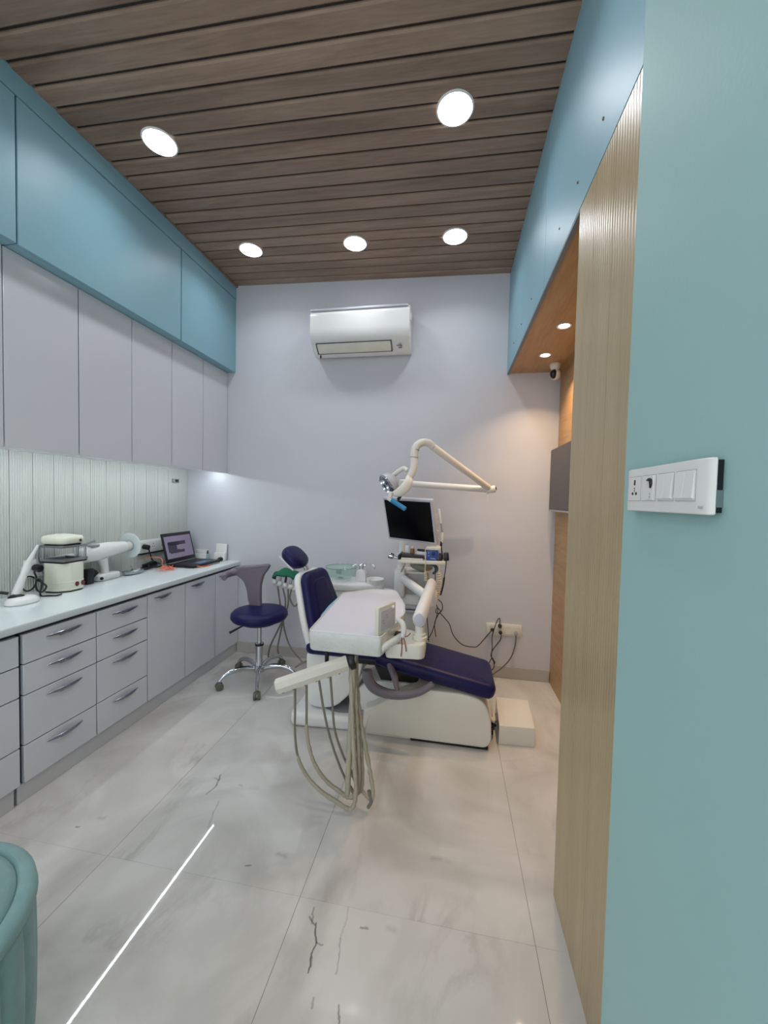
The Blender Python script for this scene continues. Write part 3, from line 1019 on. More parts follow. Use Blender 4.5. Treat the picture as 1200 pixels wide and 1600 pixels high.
# backrest with white shell
vb = Vector((-.305, 0, .952)).normalized()
RZ = Matrix.Rotation(math.radians(-8), 3, 'Z')
vb = (RZ @ vb).normalized()
ub = RZ @ Vector((0, 1, 0))
nb = ub.cross(vb).normalized()
bo = Vector((-.738, 2.405, .545))
bout = round_poly([(-.195, -.03), (.20, -.03), (.215, .12), (.150, .420), (-.140, .420), (-.20, .12)], [.05, .05, .12, .07, .07, .12], 6)
MB().pad(bout, .066, .032, bo - nb * .036, ub, vb, nb, .004).build('backrest', M_navy, dc, ang=60)
inn = round_poly([(-.125, .03), (.13, .03), (.14, .14), (.09, .36), (-.085, .36), (-.13, .14)], [.04, .04, .08, .05, .05, .08], 6)
MB().pad(inn, .03, .012, bo - nb * .012, ub, vb, nb, .003).build('backrest_panel', M_navy, dc, ang=60)
bsh = round_poly([(-.202, -.05), (.205, -.05), (.221, .12), (.156, .430), (-.149, .430), (-.209, .12)], [.05, .05, .12, .07, .07, .12], 6)
MB().pad(bsh, .044, .020, bo - nb * .082, ub, vb, nb).build('backrest_shell', M_white, dc, ang=60)
vh = Vector((-.74, 0, .67)).normalized()
nh = Vector((vh.z, 0, -vh.x))
ho = [(.112 * math.copysign(abs(math.cos(t)) ** .8, math.cos(t)), .088 * math.copysign(abs(math.sin(t)) ** .8, math.sin(t))) for t in [2 * math.pi * i / 32 for i in range(32)]]
hc = Vector((-1.012, 2.405, 1.018))
MB().pad(ho, .075, .037, hc, (0, 1, 0), vh, nh, .004).build('headrest', M_navy, dc, ang=60)
MB().box(hc - nh * .043, (.13, .16, .012), .005, Matrix((vh, (0, 1, 0), nh)).transposed()).build('headrest_plate', M_white, dc)
MB().tube([bo + vb * .33 - nb * .09, bo + vb * .45 - nb * .08, hc - nh * .045], .016, 10).build('headrest_stem', M_steel, dc)
# lowered mauve armrest
ay = 2.125
ap = [at(574, 1047, ay), at(575, 1060, ay), at(584, 1074, ay), at(603, 1083, ay), at(628, 1086, ay), at(652, 1082, ay), at(667, 1075, ay), at(676, 1068, ay)]
MB().tube(spline(ap, 5), [.024, .026, .026, .024, .021, .019, .017, .013], 12, True, 1.2, (0, 1, 0)).build('armrest', M_purple, dc, ang=60)
arp = [at(622, 1084, ay + .01), at(617, 1060, ay + .03), at(610, 1040, ay + .09)]
MB().tube(arp, [.018, .03, .034], 10, True, .6, (0, 1, 0)).build('armrest_bracket', M_purple, dc, ang=60)

# ================================================================ DELIVERY UNIT (tray, hoses, arm)
du = thing('delivery_unit', 'white plastic-wrapped instrument tray on a jointed arm over the chair', 'instrument tray', (-.45, 1.9, 0))
ZT = .82
tp = [(-.612, 1.612), (-.282, 1.602), (-.262, 1.70), (-.222, 1.985), (-.243, 2.15), (-.335, 2.455), (-.485, 2.452), (-.655, 2.305)]
tr = round_poly(tp, [.02, .015, .03, .04, .05, .03, .03, .03], 4)
c0 = Vector((-.42, 2.0))
vs, fs = [], []
n = len(tr)
lev = [(ZT, 1.0), (ZT - .010, 1.004), (ZT - .050, 1.0), (ZT - .054, .992), (ZT - .080, .985), (ZT - .088, .965)]
for z, s in lev:
    for p in tr:
        q = c0 + (Vector(p) - c0) * s
        vs.append((q.x, q.y, z))
for i in range(len(lev) - 1):
    for j in range(n):
        fs.append((i * n + j, i * n + (j + 1) % n, (i + 1) * n + (j + 1) % n, (i + 1) * n + j))
fs.append(tuple(range(n)))
fs.append(tuple((len(lev) - 1) * n + j for j in range(n))[::-1])
MB().add(vs, fs).build('tray_body', M_wrap, du, ang=40)
pp = [tuple(c0 + (Vector(p) - c0) * .965) for p in tr]
MB().prism(pp, 'z', ZT + .0002, ZT + .0022).build('tray_paper', M_paper, du)
rim = [Vector((c0 + (Vector(p) - c0) * .985).to_tuple() + (ZT + .002,)) for p in tr]
MB().tube(rim, .005, 6, closed=True).build('tray_rim', M_wrap, du, ang=60)
MB().tube(spline([(-.628, 1.83, ZT + .004), (-.641, 2.0, ZT + .003), (-.648, 2.2, ZT + .004)], 4), [.003, .006, .003], 6).build('blue_film_edge', M_lightblue, du)
# touch panel standing at the right front edge
pa, pb = Vector((-.305, 1.615, 0)), Vector((-.247, 1.742, 0))
pd = (pb - pa).normalized()
pn = Vector((pd.y, -pd.x, 0))
pm_ = Matrix((pd, pn, (0, 0, 1))).transposed()
pc = (pa + pb) / 2 + Vector((0, 0, .885))
pnl = MB().box(pc, ((pb - pa).length, .022, .125), .006, pm_).build('control_panel', M_cream, du)
MB().box(pc + pn * .012, ((pb - pa).length - .03, .003, .09), .001, pm_).build('keypad', M_silver, pnl)
MB().ball(pc + pn * .014 + pd * .04 + Vector((0, 0, .045)), .008, 12, 8).build('button', M_white, pnl)
mk2 = MB()
for i, (a, b) in enumerate(((-.035, .0), (-.032, -.012), (-.010, .02), (-.006, .008))):
    mk2.box(pc + pn * .0138 + pd * a + Vector((0, 0, b)), (.012, .001, .004), 0, pm_)
mk2.build('keypad_marks', M_grey, pnl)
MB().tube(spline([(-.232, 1.73, .87), (-.205, 1.72, .855), (-.195, 1.70, .825), (-.20, 1.69, .80)], 4), [.010, .013, .013, .010], 10).build('tray_lever', M_wrap, du)
MB().rod((-.285, 1.625, .765), (-.205, 1.72, .795), .016, 12, .004).build('tray_grip', M_wrap, du)
for p in (((-.205, 1.70, .80), (-.20, 1.69, .76), (-.203, 1.685, .715)), ((-.195, 1.70, .80), (-.185, 1.69, .77), (-.18, 1.685, .74)), ((-.20, 1.70, .80), (-.18, 1.71, .80), (-.165, 1.71, .815))):
    MB().tube(spline(p, 4), .0025, 6).build('twist_tie', mat('rust_wire', rgb(150, 88, 70), .5), du)
# bracket plate and swivel on the right
bk = round_poly([(-.30, 1.80), (-.27, 1.685), (-.12, 1.70), (-.10, 1.72), (-.10, 1.84), (-.12, 1.86), (-.28, 1.95)], .02, 4)
MB().prism(bk, 'z', .700, .768, .006, 2).build('arm_bracket', M_cream, du, ang=50)
MB().lathe([(.0, .766), (.034, .766), (.034, .782), (.028, .785), (.028, .795), (.022, .80), (.022, .83)], (-.128, 1.775, 0), n=24).build('swivel', M_cream, du)
MB().box((-.225, 1.80, .772), (.045, .05, .02), .006).build('pivot_cap', M_black, du)
a0, a1 = Vector((-.131, 1.745, .866)), Vector((-.105, 2.36, .900))
MB().rod(a0, a1, .040, 20, .016, .78, (0, 0, 1)).build('front_arm', M_white, du, ang=60)
MB().rod(a0 - Vector((0, .003, 0)), a0 + Vector((0, .004, 0)), .030, 20, .004, .78, (0, 0, 1)).build('arm_cap', M_silver, du)
MB().lathe([(0, .765), (.030, .765), (.036, .775), (.036, .845), (.030, .858), (0, .86)], (-.105, 2.34, .01), n=22).build('elbow', M_white, du)
MB().rod((-.105, 2.36, .80), (-.325, 2.750, .840), .034, 18, .012, .8, (0, 0, 1)).build('rear_arm', M_white, du, ang=60)
# handpiece bar hanging out to the left
b0, b1 = Vector((-.430, 1.628, .690)), Vector((-.722, 1.535, .595))
MB().rod(b0, b1, .035, 8, .006, .9).build('handpiece_bar', M_barw, du, ang=25)
dd = (b1 - b0).normalized()
MB().rod(b1 + dd * -.002, b1 + dd * .004, .028, 18, .003, .9).build('bar_cap', M_wrap, du)
MB().rod(b0 - dd * .004, b0 - dd * .03, .036, 18, .004, .9).build('bar_joint', M_black, du)
MB().rod((-.53, 1.63, .66), (-.53, 1.63, .74), .009, 10).build('bar_hook', M_black, du)
MB().rod((-.405, 1.64, .685), (-.405, 1.68, .745), .014, 10).build('bar_stub', M_steel, du)
for t in (.12, .28, .44, .60, .76, .90):
    c = b0 + (b1 - b0) * t + Vector((0, -.012, -.029))
    MB().ball(c, (.007, .007, .005), 8, 6).build('socket_hole', M_black, du)


def hose(pts, sleeve_from, r=.0055, bundle=None):
    P = spline(pts, 7)
    h = MB().tube(P, r, 8).build('hose', M_hose, du, ang=60)
    k = int(len(P) * sleeve_from)
    if k < len(P) - 3:
        rr = [r * 1.3 + r * (.25 + .75 * (i / (len(P) - k))) * abs(math.sin(i * 1.9 + .4 * math.sin(i))) for i in range(len(P) - k)]
        rr[0] = rr[-1] = r
        MB().tube(P[k:], rr, 8).build('hose_sleeve', M_film, h, ang=60)


Y0 = 1.60
hose([at(461, 1076, 1.575), at(461, 1110, 1.58), at(461, 1148, 1.585), at(466, 1185, 1.59), at(480, 1213, 1.60), at(500, 1235, 1.60), at(525, 1252, 1.61), at(548, 1264, 1.625),
      at(556, 1240, 1.62), at(553, 1180, 1.62), at(550, 1110, 1.63), at(548, 1025, 1.66)], .26)
hose([at(479, 1068, 1.585), at(479, 1105, 1.59), at(480, 1150, 1.60), at(490, 1190, 1.61), at(508, 1218, 1.63), at(530, 1236, 1.64), at(548, 1246, 1.65),
      at(560, 1225, 1.65), at(559, 1160, 1.65), at(556, 1100, 1.66), at(553, 1025, 1.68)], .16)
hose([at(498, 1060, 1.60), at(505, 1105, 1.61), at(515, 1150, 1.62), at(530, 1195, 1.64), at(544, 1225, 1.66), at(556, 1240, 1.68), at(566, 1225, 1.68),
      at(564, 1165, 1.68), at(559, 1100, 1.69), at(556, 1025, 1.70)], .42)
hose([at(516, 1054, 1.61), at(519, 1095, 1.62), at(523, 1140, 1.63), at(535, 1178, 1.65), at(548, 1205, 1.67), at(560, 1228, 1.69), at(578, 1248, 1.67), at(583, 1240, 1.66), at(577, 1200, 1.67),
      at(566, 1140, 1.68), at(559, 1090, 1.69), at(555, 1025, 1.71)], .34)
hose([at(575, 1262, 1.65), at(580, 1252, 1.655), at(576, 1235, 1.66)], 1.0, .008)
MB().tube([(-.413, 1.66, .74), (-.413, 1.65, .55), (-.418, 1.63, .30), (-.420, 1.62, .10)], [.012, .012, .014, .012], 10).build('hose_conduit', M_film, du, ang=60)

# ================================================================ SPITTOON UNIT
su = thing('spittoon_unit', 'white water unit with glass spittoon bowl behind the dental chair', 'dental unit', (-.35, 2.86, 0))
MB().span((-.395, 2.77, 0), (-.20, 2.98, .72), .02, 3).build('pillar', M_white, su)
MB().span((-.395, 2.745, .70), (-.315, 2.90, .905), .014, 3).build('pillar_head', M_white, su)
MB().span((-.325, 2.79, .66), (-.150, 2.97, .875), .010, 2).build('water_box', mat('unit_grey', rgb(176, 176, 182), .4), su)
MB().span((-.33, 2.785, .873), (-.165, 2.972, .890), .004).build('box_lid', M_white, su)
for z in (.60, .63):
    MB().span((-.32, 2.72, z), (-.215, 2.79, z + .022), .006).build('side_socket', M_silver, su)
dk = round_poly([(-1.00, 2.85), (-.90, 2.76), (-.56, 2.785), (-.488, 2.81), (-.488, 2.90), (-.56, 2.96), (-.66, 3.04), (-.90, 3.06)], [.08, .06, .05, .05, .05, .05, .06, .08], 5)
MB().prism(dk, 'z', .715, .775, .016, 3).build('deck', M_white, su, ang=50)
dk2 = round_poly([(-.95, 2.87), (-.88, 2.79), (-.60, 2.79), (-.385, 2.83), (-.385, 2.94), (-.62, 3.01), (-.88, 3.03)], .05, 4)
MB().prism(dk2, 'z', .625, .716, .012, 2).build('deck_underside', M_white, su, ang=50)
MB().lathe([(.0, .790), (.045, .785), (.07, .782), (.072, .775), (0, .775)], (-.835, 2.88, 0), n=28).build('bowl_seat', M_white, su)
bwl = MB().lathe([(.0, .7905), (.05, .792), (.085, .800), (.108, .825), (.117, .878), (.1205, .8805), (.1225, .878), (.114, .824), (.090, .7945), (.05, .7875), (0, .7865)], (-.835, 2.88, .001), n=40).build('glass_bowl', M_glass, su, ang=60)
MB().lathe([(.1175, .8785), (.1205, .8815), (.1235, .8785), (.1205, .876), (.1175, .8785)], (-.835, 2.88, .001), n=40, cap=False).build('bowl_rim', mat('glass_edge', rgb(96, 140, 126), .1), bwl)
MB().lathe([(0, 0), (.022, 0), (.022, .006), (0, .006)], (-.835, 2.88, .7925), n=18).build('drain', M_chrome, su)
MB().span((-.905, 2.985, .80), (-.86, 2.995, .83), .003).build('bowl_valve', M_black, su)
MB().prism(round_poly([(-.715, .775), (-.705, .862), (-.66, .868), (-.635, .84), (-.63, .775)], .012, 3), 'y', 2.86, 2.93, .006).build('tap_block', M_white, su)
MB().tube(spline([(-.665, 2.90, .865), (-.66, 2.90, .893), (-.625, 2.895, .905), (-.585, 2.89, .908), (-.572, 2.888, .895), (-.571, 2.888, .872)], 5), .0045, 8).build('tap_spout', M_chrome, su)
MB().tube(spline([(-.69, 2.90, .865), (-.692, 2.90, .89), (-.715, 2.895, .902), (-.745, 2.89, .888)], 5), .0045, 8).build('rinse_spout', M_chrome, su)
MB().rod((-.69, 2.90, .89), (-.665, 2.90, .91), .006, 8).build('tap_lever', M_chrome, su)
MB().lathe([(0, .728), (.055, .728), (.062, .74), (.066, .803), (.069, .806), (.066, .809), (.058, .806), (.054, .79), (0, .788)], (-.555, 2.855, 0), n=30).build('cup_holder', M_white, su)
MB().rod((-.355, 2.82, .88), (-.355, 2.82, 1.512), .0195, 18).build('post', M_white, su)
MB().lathe([(.0195, .9), (.03, .9), (.03, .93), (.0195, .94)], (-.355, 2.82, 0), n=18).build('post_collar', M_white, su)

# instrument holder of the assistant, to the left of the backrest
ah = thing('assistant_holder', 'white suction-hose holder with green cloth left of the navy backrest', 'hose holder', (-1.34, 2.99, 0))
HY = 2.97
ha, hb = at(428, 911, HY), at(462, 921, HY + .02)
MB().rod(ha, hb, .021, 14, .005).build('holder_bar', M_white, ah)
MB().tube(spline([hb, hb + Vector((.06, .02, -.01)), (-1.06, 2.96, .735), (-.99, 2.94, .740)], 5), .016, 10).build('support_arm', M_white, ah)
for i in range(4):
    c = at(429 + i * 8.3, 909 + i * 2.6, HY - .03 + .005 * i)
    hk = MB().ball(c, (.022, .022, .024), 14, 10).build('holder_cup', M_white, ah)
    MB().rod(c + Vector((0, 0, .015)), c + Vector((.004, .01, .070)), .009, 10, .002).build('suction_tip', M_steel if i % 2 else M_black, hk)
vs, fs = [], []
gx, gy = 16, 8
g0 = at(430, 893, HY - .01)
for i in range(gx + 1):
    for j in range(gy + 1):
        s_, t = i / gx, j / gy
        vs.append((g0.x + .185 * s_, g0.y - .05 + .10 * t, g0.z - .014 + .040 * math.sin(s_ * 2.6 + .3) - .035 * (1 - t) ** 2 - .02 * abs(t - .5) + .007 * math.sin(9 * s_ + 5 * t)))
for i in range(gx):
    for j in range(gy):
        a = i * (gy + 1) + j
        fs.append((a, a + 1, a + gy + 2, a + gy + 1))
gc = MB().add(vs, fs).build('green_cloth', M_green)
sm = gc.modifiers.new('solid', 'SOLIDIFY'); sm.thickness = .014; sm.offset = 0
tag(gc, 'dark green cloth draped over the suction handpieces', 'cloth')
for pts in ([at(434, 916, 2.96), at(438, 945, 2.97), at(442, 965, 2.99), at(434, 985, 3.00), at(422, 1010, 3.02), at(419, 1028, 3.04), at(421, 1036, 3.04)],
            [at(442, 919, 2.96), at(446, 940, 2.97), at(443, 965, 2.98), at(438, 990, 3.0), at(434, 1015, 3.0), at(441, 1036, 2.98)],
            [at(450, 921, 2.96), at(450, 945, 2.97), at(443, 968, 2.98), at(446, 990, 2.98), at(455, 1013, 2.96), at(472, 1034, 2.86)],
            [at(455, 922, 2.96), at(453, 935, 2.97), at(460, 947, 2.98), at(468, 940, 2.98)],
            [at(500, 1023, 2.90), at(485, 1030, 2.86), at(470, 1037, 2.82), at(461, 1043, 2.80)]):
    MB().tube(spline(pts, 7), .007, 8).build('suction_hose', M_hose, ah, ang=60)

# ================================================================ MONITOR
mo = thing('monitor', 'silver-framed black monitor on the white post', 'monitor', (-.28, 2.7, 1.27))
TL, TR, BL, BR = Vector((-.490, 2.709, 1.428)), Vector((-.126, 2.547, 1.418)), Vector((-.453, 2.813, 1.120)), Vector((-.090, 2.651, 1.107))
cm_ = (TL + TR + BL + BR) / 4
mu_ = ((TR - TL) + (BR - BL)) / 2
mv_ = ((TL - BL) + (TR - BR)) / 2
W_, H_ = mu_.length, mv_.length
mu_.normalize()
mn_ = mu_.cross(mv_).normalized()
mv2 = mn_.cross(mu_)
if mn_.y > 0:
    mn_ = -mn_
mm = Matrix((mu_, mv2, mn_)).transposed()
MB().box(cm_ - mn_ * .018, (W_, H_, .034), .008, mm, 3).build('casing', M_silver, mo)
MB().box(cm_ + mn_ * .0005, (W_ - .032, H_ - .036, .003), .001, mm).build('screen', M_screen, mo)
MB().box(cm_ - mn_ * .045, (W_ * .6, H_ * .6, .03), .01, mm).build('back_cover', M_silver, mo)
MB().tube([cm_ - mn_ * .05, Vector((-.30, 2.79, 1.26)), Vector((-.348, 2.815, 1.26))], .016, 10).build('mount_arm', M_white, mo)
MB().lathe([(.0196, 1.235), (.032, 1.235), (.032, 1.285), (.0196, 1.285), (.0196, 1.235)], (-.355, 2.82, 0), n=18, cap=False).build('clamp', M_white, mo)

# ================================================================ OPERATING LAMP
ol_ = thing('operating_lamp', 'white jointed dental lamp arm with chrome lamp head and blue handle', 'lamp', (-.355, 2.82, 1.53))
e0 = Vector((-.355, 2.82, 1.535))
e1 = Vector((.268, 2.90, 1.503))
MB().lathe([(0, 1.515), (.026, 1.515), (.028, 1.52), (.028, 1.555), (.022, 1.562), (0, 1.562)], (-.355, 2.82, 0), n=20).build('post_cap', M_white, ol_)
MB().rod(e0, e1, .0235, 18, .006).build('lower_arm', M_white, ol_, ang=60)
MB().rod(e1 + Vector((-.02, 0, -.008)), e1 + Vector((.045, -.01, .006)), .026, 16, .006).build('elbow_joint', M_lampw, ol_)
MB().rod(e1 + Vector((.043, -.01, .006)), e1 + Vector((.052, -.012, .007)), .012, 10).build('elbow_plug', M_black, ol_)
e2 = at(676, 698, 2.50)
MB().rod(e1 + Vector((-.005, -.02, .01)), e2, .0235, 18, .006).build('upper_arm', M_lampw, ol_, ang=60)
nk = [e2, at(669, 692, 2.48), at(658, 692, 2.46), at(649, 700, 2.44), at(647, 714, 2.43), at(647, 728, 2.42), at(643, 740, 2.41), at(637, 750, 2.40)]
MB().tube(spline(nk, 5), [.023, .024, .025, .025, .024, .024, .024, .02], 14).build('neck', M_lampw, ol_, ang=60)
for p, q in ((at(649, 702, 2.44), at(648.8, 703.2, 2.44)), (at(647.3, 714, 2.43), at(647.2, 715.2, 2.43))):
    MB().rod(p, q, .0268, 16, .001).build('neck_ring', M_grey, ol_)
# yoke: two bowed forks
fk1 = [at(640, 744, 2.40), at(639, 752, 2.37), at(633, 762, 2.35), at(624, 769, 2.34), at(615, 772, 2.34)]
MB().tube(spline(fk1, 5), [.018, .028, .031, .029, .018], 12, True, .45, (.74, 0, -.67)).build('fork', M_lampw, ol_, ang=60)
fk2 = [at(637, 736, 2.42), at(631, 732, 2.45), at(622, 737, 2.46), at(613, 744, 2.46), at(605, 748, 2.46)]
MB().tube(spline(fk2, 5), [.014, .016, .015, .014, .011], 10).build('fork', M_lampw, ol_, ang=60)
hc2 = at(606, 757, 2.40)
hn = Vector((-.72, -.42, -.55)).normalized()
hd_ = MB().lathe([(0, -.060), (.040, -.056), (.062, -.038), (.072, -.012), (.072, .006), (.066, .010), (.052, .004), (0, -.006)], hc2, hn, 28).build('lamp_head', M_silver, ol_, ang=50)
q_ = Vector((0, 0, 1)).rotation_difference(hn).to_matrix()
for i in range(5):
    a = 2 * math.pi * i / 5
    c = hc2 + q_ @ Vector((.037 * math.cos(a), .037 * math.sin(a), .004))
    MB().lathe([(.008, 0), (.017, .006), (.022, .020), (.0235, .020), (.0185, .004), (.008, -.003)], c, hn, 16).build('reflector', M_chrome, hd_)
MB().lathe([(.067, .006), (.074, .004), (.076, .010), (.069, .014)], hc2, hn, 28, cap=False).build('head_ring', M_chrome, hd_)
MB().rod(at(611, 768, 2.33), at(609, 779, 2.33), .014, 12, .004).build('handle_socket', M_white, ol_)
MB().rod(at(606, 778, 2.335), at(612, 782, 2.33), .013, 12, .003).build('handle_collar', M_white, ol_)
MB().rod(at(611, 781, 2.33), at(634, 796, 2.31), .0145, 14, .008).build('handle', M_blue, ol_, ang=60)
MB().rod(at(627, 772, 2.36), at(622, 781, 2.37), .010, 10).build('tilt_knob', M_black, ol_)
fs_ = MB().prism([(-.012, 0), (.012, 0), (.004, -.075), (-.002, -.075)], 'y', 0, .0008, mtx=Matrix.Translation(e1 + Vector((-.01, -.02, -.02)))).build('film_scrap', M_film_clear, ol_)

# ================================================================ SHELF UNDER THE MONITOR AND WHAT LIES ON IT
sh = thing('equipment_shelf', 'cream shelf clamped to the white post under the monitor', 'shelf', (-.2, 2.72, 1.0))
A_, B_ = at(623, 872, 2.64), at(695, 879, 2.60)
ZS = 1.004
MB().span((-.352, 2.60, ZS - .024), (-.028, 2.80, ZS), .005).build('shelf_board', M_cream, sh)
MB().lathe([(.0196, ZS - .04), (.034, ZS - .04), (.034, ZS + .012), (.0196, ZS + .012), (.0196, ZS - .04)], (-.355, 2.82, 0), n=18, cap=False).build('clamp', M_white, sh)
MB().rod((-.36, 2.69, ZS - .006), (-.40, 2.69, ZS + .008), .008, 10).build('knob_stem', M_chrome, sh)
MB().rod((-.392, 2.69, ZS + .006), (-.432, 2.69, ZS + .012), .021, 18, .006).build('knob', M_chrome, sh)
MB().span((-.352, 2.60, ZS), (-.338, 2.80, ZS + .030), .003).build('shelf_end', M_black, sh)
MB().tube([(-.30, 2.66, ZS - .02), (-.315, 2.66, ZS - .06), (-.335, 2.68, ZS - .10)], .004, 6).build('brace', M_steel, sh)

kb = MB().box((-.255, 2.665, ZS + .022), (.155, .09, .016), .004, Matrix.Rotation(.09, 3, 'Y')).build('keyboard_tray', M_black)
tag(kb, 'flat black tray lying on the shelf under the monitor', 'tray')
wp = MB().box((-.255, 2.645, ZS + .006), (.15, .075, .011), .003).build('instrument_case', M_cream)
tag(wp, 'slim cream case under the flat black tray on the shelf', 'case')
bb = thing('control_box', 'small blue box with cream lid at the right of the shelf', 'box', (-.125, 2.66, ZS))
MB().span((-.158, 2.622, ZS), (-.080, 2.70, ZS + .072), .003).build('body', M_blue2, bb)
MB().span((-.160, 2.620, ZS + .072), (-.062, 2.72, ZS + .094), .004).build('lid', M_cream, bb)
MB().rod((-.112, 2.622, ZS + .048), (-.112, 2.612, ZS + .048), .011, 16, .002).build('dial', M_black, bb)
bm_ = MB()
for dx, dz, ww in ((-.012, .012, .03), (.012, .010, .012), (-.028, .05, .008), (-.028, .03, .01)):
    bm_.span((-.119 + dx, 2.6208, ZS + dz), (-.119 + dx + ww, 2.6222, ZS + dz + .004))
bm_.build('panel_marks', M_silver, bb)
bx = MB()
bx.span((-.076, 2.625, ZS), (-.05, 2.70, ZS + .045), .004)
tag(bx.build('power_adapter', M_black), 'upright black adapter between the blue box and the shelf end', 'adapter')
bx = MB().box((-.024, 2.66, ZS + .027), (.036, .06, .052), .005, Matrix.Rotation(-.1, 3, 'Y'))
tag(bx.build('power_adapter', M_black), 'chunky black adapter on the right end of the shelf', 'adapter')
br = thing('brown_bottle', 'small brown bottle standing behind the black tray on the shelf', 'bottle', (-.265, 2.745, ZS))
MB().lathe([(0, 0), (.016, 0), (.016, .055), (.012, .062), (0, .062)], (-.265, 2.745, ZS), n=16).build('body', M_brown, br)
MB().lathe([(0, .062), (.011, .062), (.011, .078), (0, .078)], (-.265, 2.745, ZS), n=14).build('cap', M_white, br)
tag(MB().span((-.318, 2.73, ZS), (-.288, 2.76, ZS + .085), .003).build('white_box', M_white), 'narrow upright white box beside the white post on the shelf', 'box')
tr_ = thing('handpiece_tray', 'white dish with a black handpiece behind the blue box', 'tray', (-.19, 2.74, ZS))
MB().span((-.235, 2.71, ZS), (-.130, 2.785, ZS + .046), .006).build('stand', M_white, tr_)
MB().rod((-.23, 2.735, ZS + .055), (-.14, 2.72, ZS + .053), .008, 10, .003).build('handpiece', M_black, tr_)

wd_ = thing('camera_wand', 'thin white intraoral camera wand standing to the right of the monitor', 'wand', (-.06, 2.68, 1.0))
wp0, wp1 = at(684, 797, 2.70), at(690, 851, 2.68)
MB().rod(at(686, 795, 2.70), at(689, 818, 2.69), .0085, 10, .002).build('tip', M_white, wd_)
MB().rod(at(688.5, 816, 2.69), at(691.5, 833, 2.685), .0062, 8).build('grip_band', M_grey, wd_)
MB().rod(at(691.5, 832, 2.685), at(690.5, 848, 2.68), .008, 10, .002).build('handle', M_cream, wd_)
MB().rod(at(689.5, 846, 2.68), at(689, 853, 2.68), .008, 10, .002).build('connector', M_black, wd_)
MB().rod(at(689, 852, 2.68), (-.046, 2.70, ZS + .001), .004, 8).build('cable', M_black, wd_)
MB().rod(at(683, 797, 2.72), (-.075, 2.73, ZS), .0095, 10).build('clear_holder', M_film_clear, wd_)
MB().box(at(683, 831, 2.71), (.03, .02, .014), .003).build('clip', M_white, wd_)

gp = thing('motor_pouch', 'grey micromotor pouch lying on the water box under the shelf', 'pouch', (-.21, 2.80, .90))
MB().ball((-.205, 2.82, .929), (.085, .06, .036), 20, 12, Matrix.Rotation(.12, 3, 'Y')).build('pouch', mat('olive_grey_pouch', rgb(150, 152, 142), .5, bump=.2, bscale=30), gp)
MB().tube(spline([(-.125, 2.76, .955), (-.10, 2.73, .95), (-.088, 2.72, .925), (-.115, 2.715, .895)], 4), [.012, .012, .011, .008], 8).build('blue_grey_hook', mat('blue_grey_rubber', rgb(86, 108, 120), .5), gp)


def coil(name, label, path, turns, R, r, m, cat='cord'):
    P = spline(path, 10)
    # resample along the length
    d = [0]
    for i in range(1, len(P)): d.append(d[-1] + (P[i] - P[i - 1]).length)
    N = int(turns * 10)
    out_ = []
    u = Vector((0, 1, 0))
    for k_ in range(N + 1):
        s = d[-1] * k_ / N
        i = max(1, next(j for j in range(len(d)) if d[j] >= s - 1e-9))
        t = (s - d[i - 1]) / max(1e-9, d[i] - d[i - 1])
        p = P[i - 1].lerp(P[i], t)
        T = (P[i] - P[i - 1]).normalized()
        u = (u - T * u.dot(T)).normalized()
        v = T.cross(u)
        a = 2 * math.pi * turns * k_ / N
        out_.append(p + u * (R * math.cos(a)) + v * (R * math.sin(a)))
    o = thing(name, label, cat, path[0])
    MB().tube(out_, r, 5).build('coiled_cable', m, o, ang=60)
    return o


c1 = coil('coiled_cord', 'thick cream coiled cord hanging down beside the front arm', [at(686, 894, 2.60), at(686, 910, 2.60), at(684, 925, 2.60), at(681, 938, 2.60)], 12, .0100, .0046, M_coil)
MB().tube(spline([(-.05, 2.62, .985), at(687, 885, 2.60), at(686, 895, 2.60)], 5), .004, 7).build('lead', M_coil, c1)
MB().tube(spline([at(681, 938, 2.60), at(677, 943, 2.59), at(672, 940, 2.57), at(670, 930, 2.52)], 5), [.010, .010, .009, .006], 8).build('tail', M_coil, c1)
c2 = coil('coiled_cord', 'short cream coiled cord just behind the top of the front arm', [at(664, 893, 2.60), at(665, 900, 2.60), at(665, 908, 2.60)], 6, .0085, .0038, M_coil)
MB().tube(spline([(-.150, 2.612, ZS + .085), at(664.5, 860, 2.60), at(665, 876, 2.60), at(664, 893, 2.60)], 5), .003, 7).build('lead', M_coil, c2)
c3 = coil('coiled_cord', 'black coiled cord hanging from the right end of the shelf', [at(694, 902, 2.62), at(692, 915, 2.62), at(688, 930, 2.62)], 16, .0055, .0030, M_black)
MB().tube(spline([(-.024, 2.63, ZS + .004), at(697, 882, 2.62), at(695.5, 894, 2.62), at(694, 902, 2.62)], 5), .003, 7).build('lead', M_black, c3)
cord('loose_cable', 'black cable hanging from the pouch down behind the front arm', [(-.10, 2.73, .95), at(680, 890, 2.66), at(680, 905, 2.66), at(678, 925, 2.66), at(682, 945, 2.68), at(684, 955, 2.70), at(676, 985, 2.75), at(668, 1000, 2.78)], .003)
cord('loose_cable', 'black cable knotted in loops to the right of the arm elbow',
     [at(674, 930, 2.64), at(681, 934, 2.64), at(690, 942, 2.66), at(691, 952, 2.68), at(686, 958, 2.69), at(681, 957, 2.70), at(683, 950, 2.70), at(688, 955, 2.71), at(684, 962, 2.72), at(679, 975, 2.74), at(681, 995, 2.78)], .003)
cord('loose_cable', 'thin dark cable hanging straight down behind the elbow', [at(668, 930, 2.72), at(667, 960, 2.76), at(669, 985, 2.78), at(670, 1003, 2.80)], .003)
cord('loose_cable', 'grey tube hanging behind the elbow next to the thin dark cable', [at(660, 950, 2.78), at(661, 980, 2.80), at(661, 1004, 2.82)], .007, cm=M_hose)

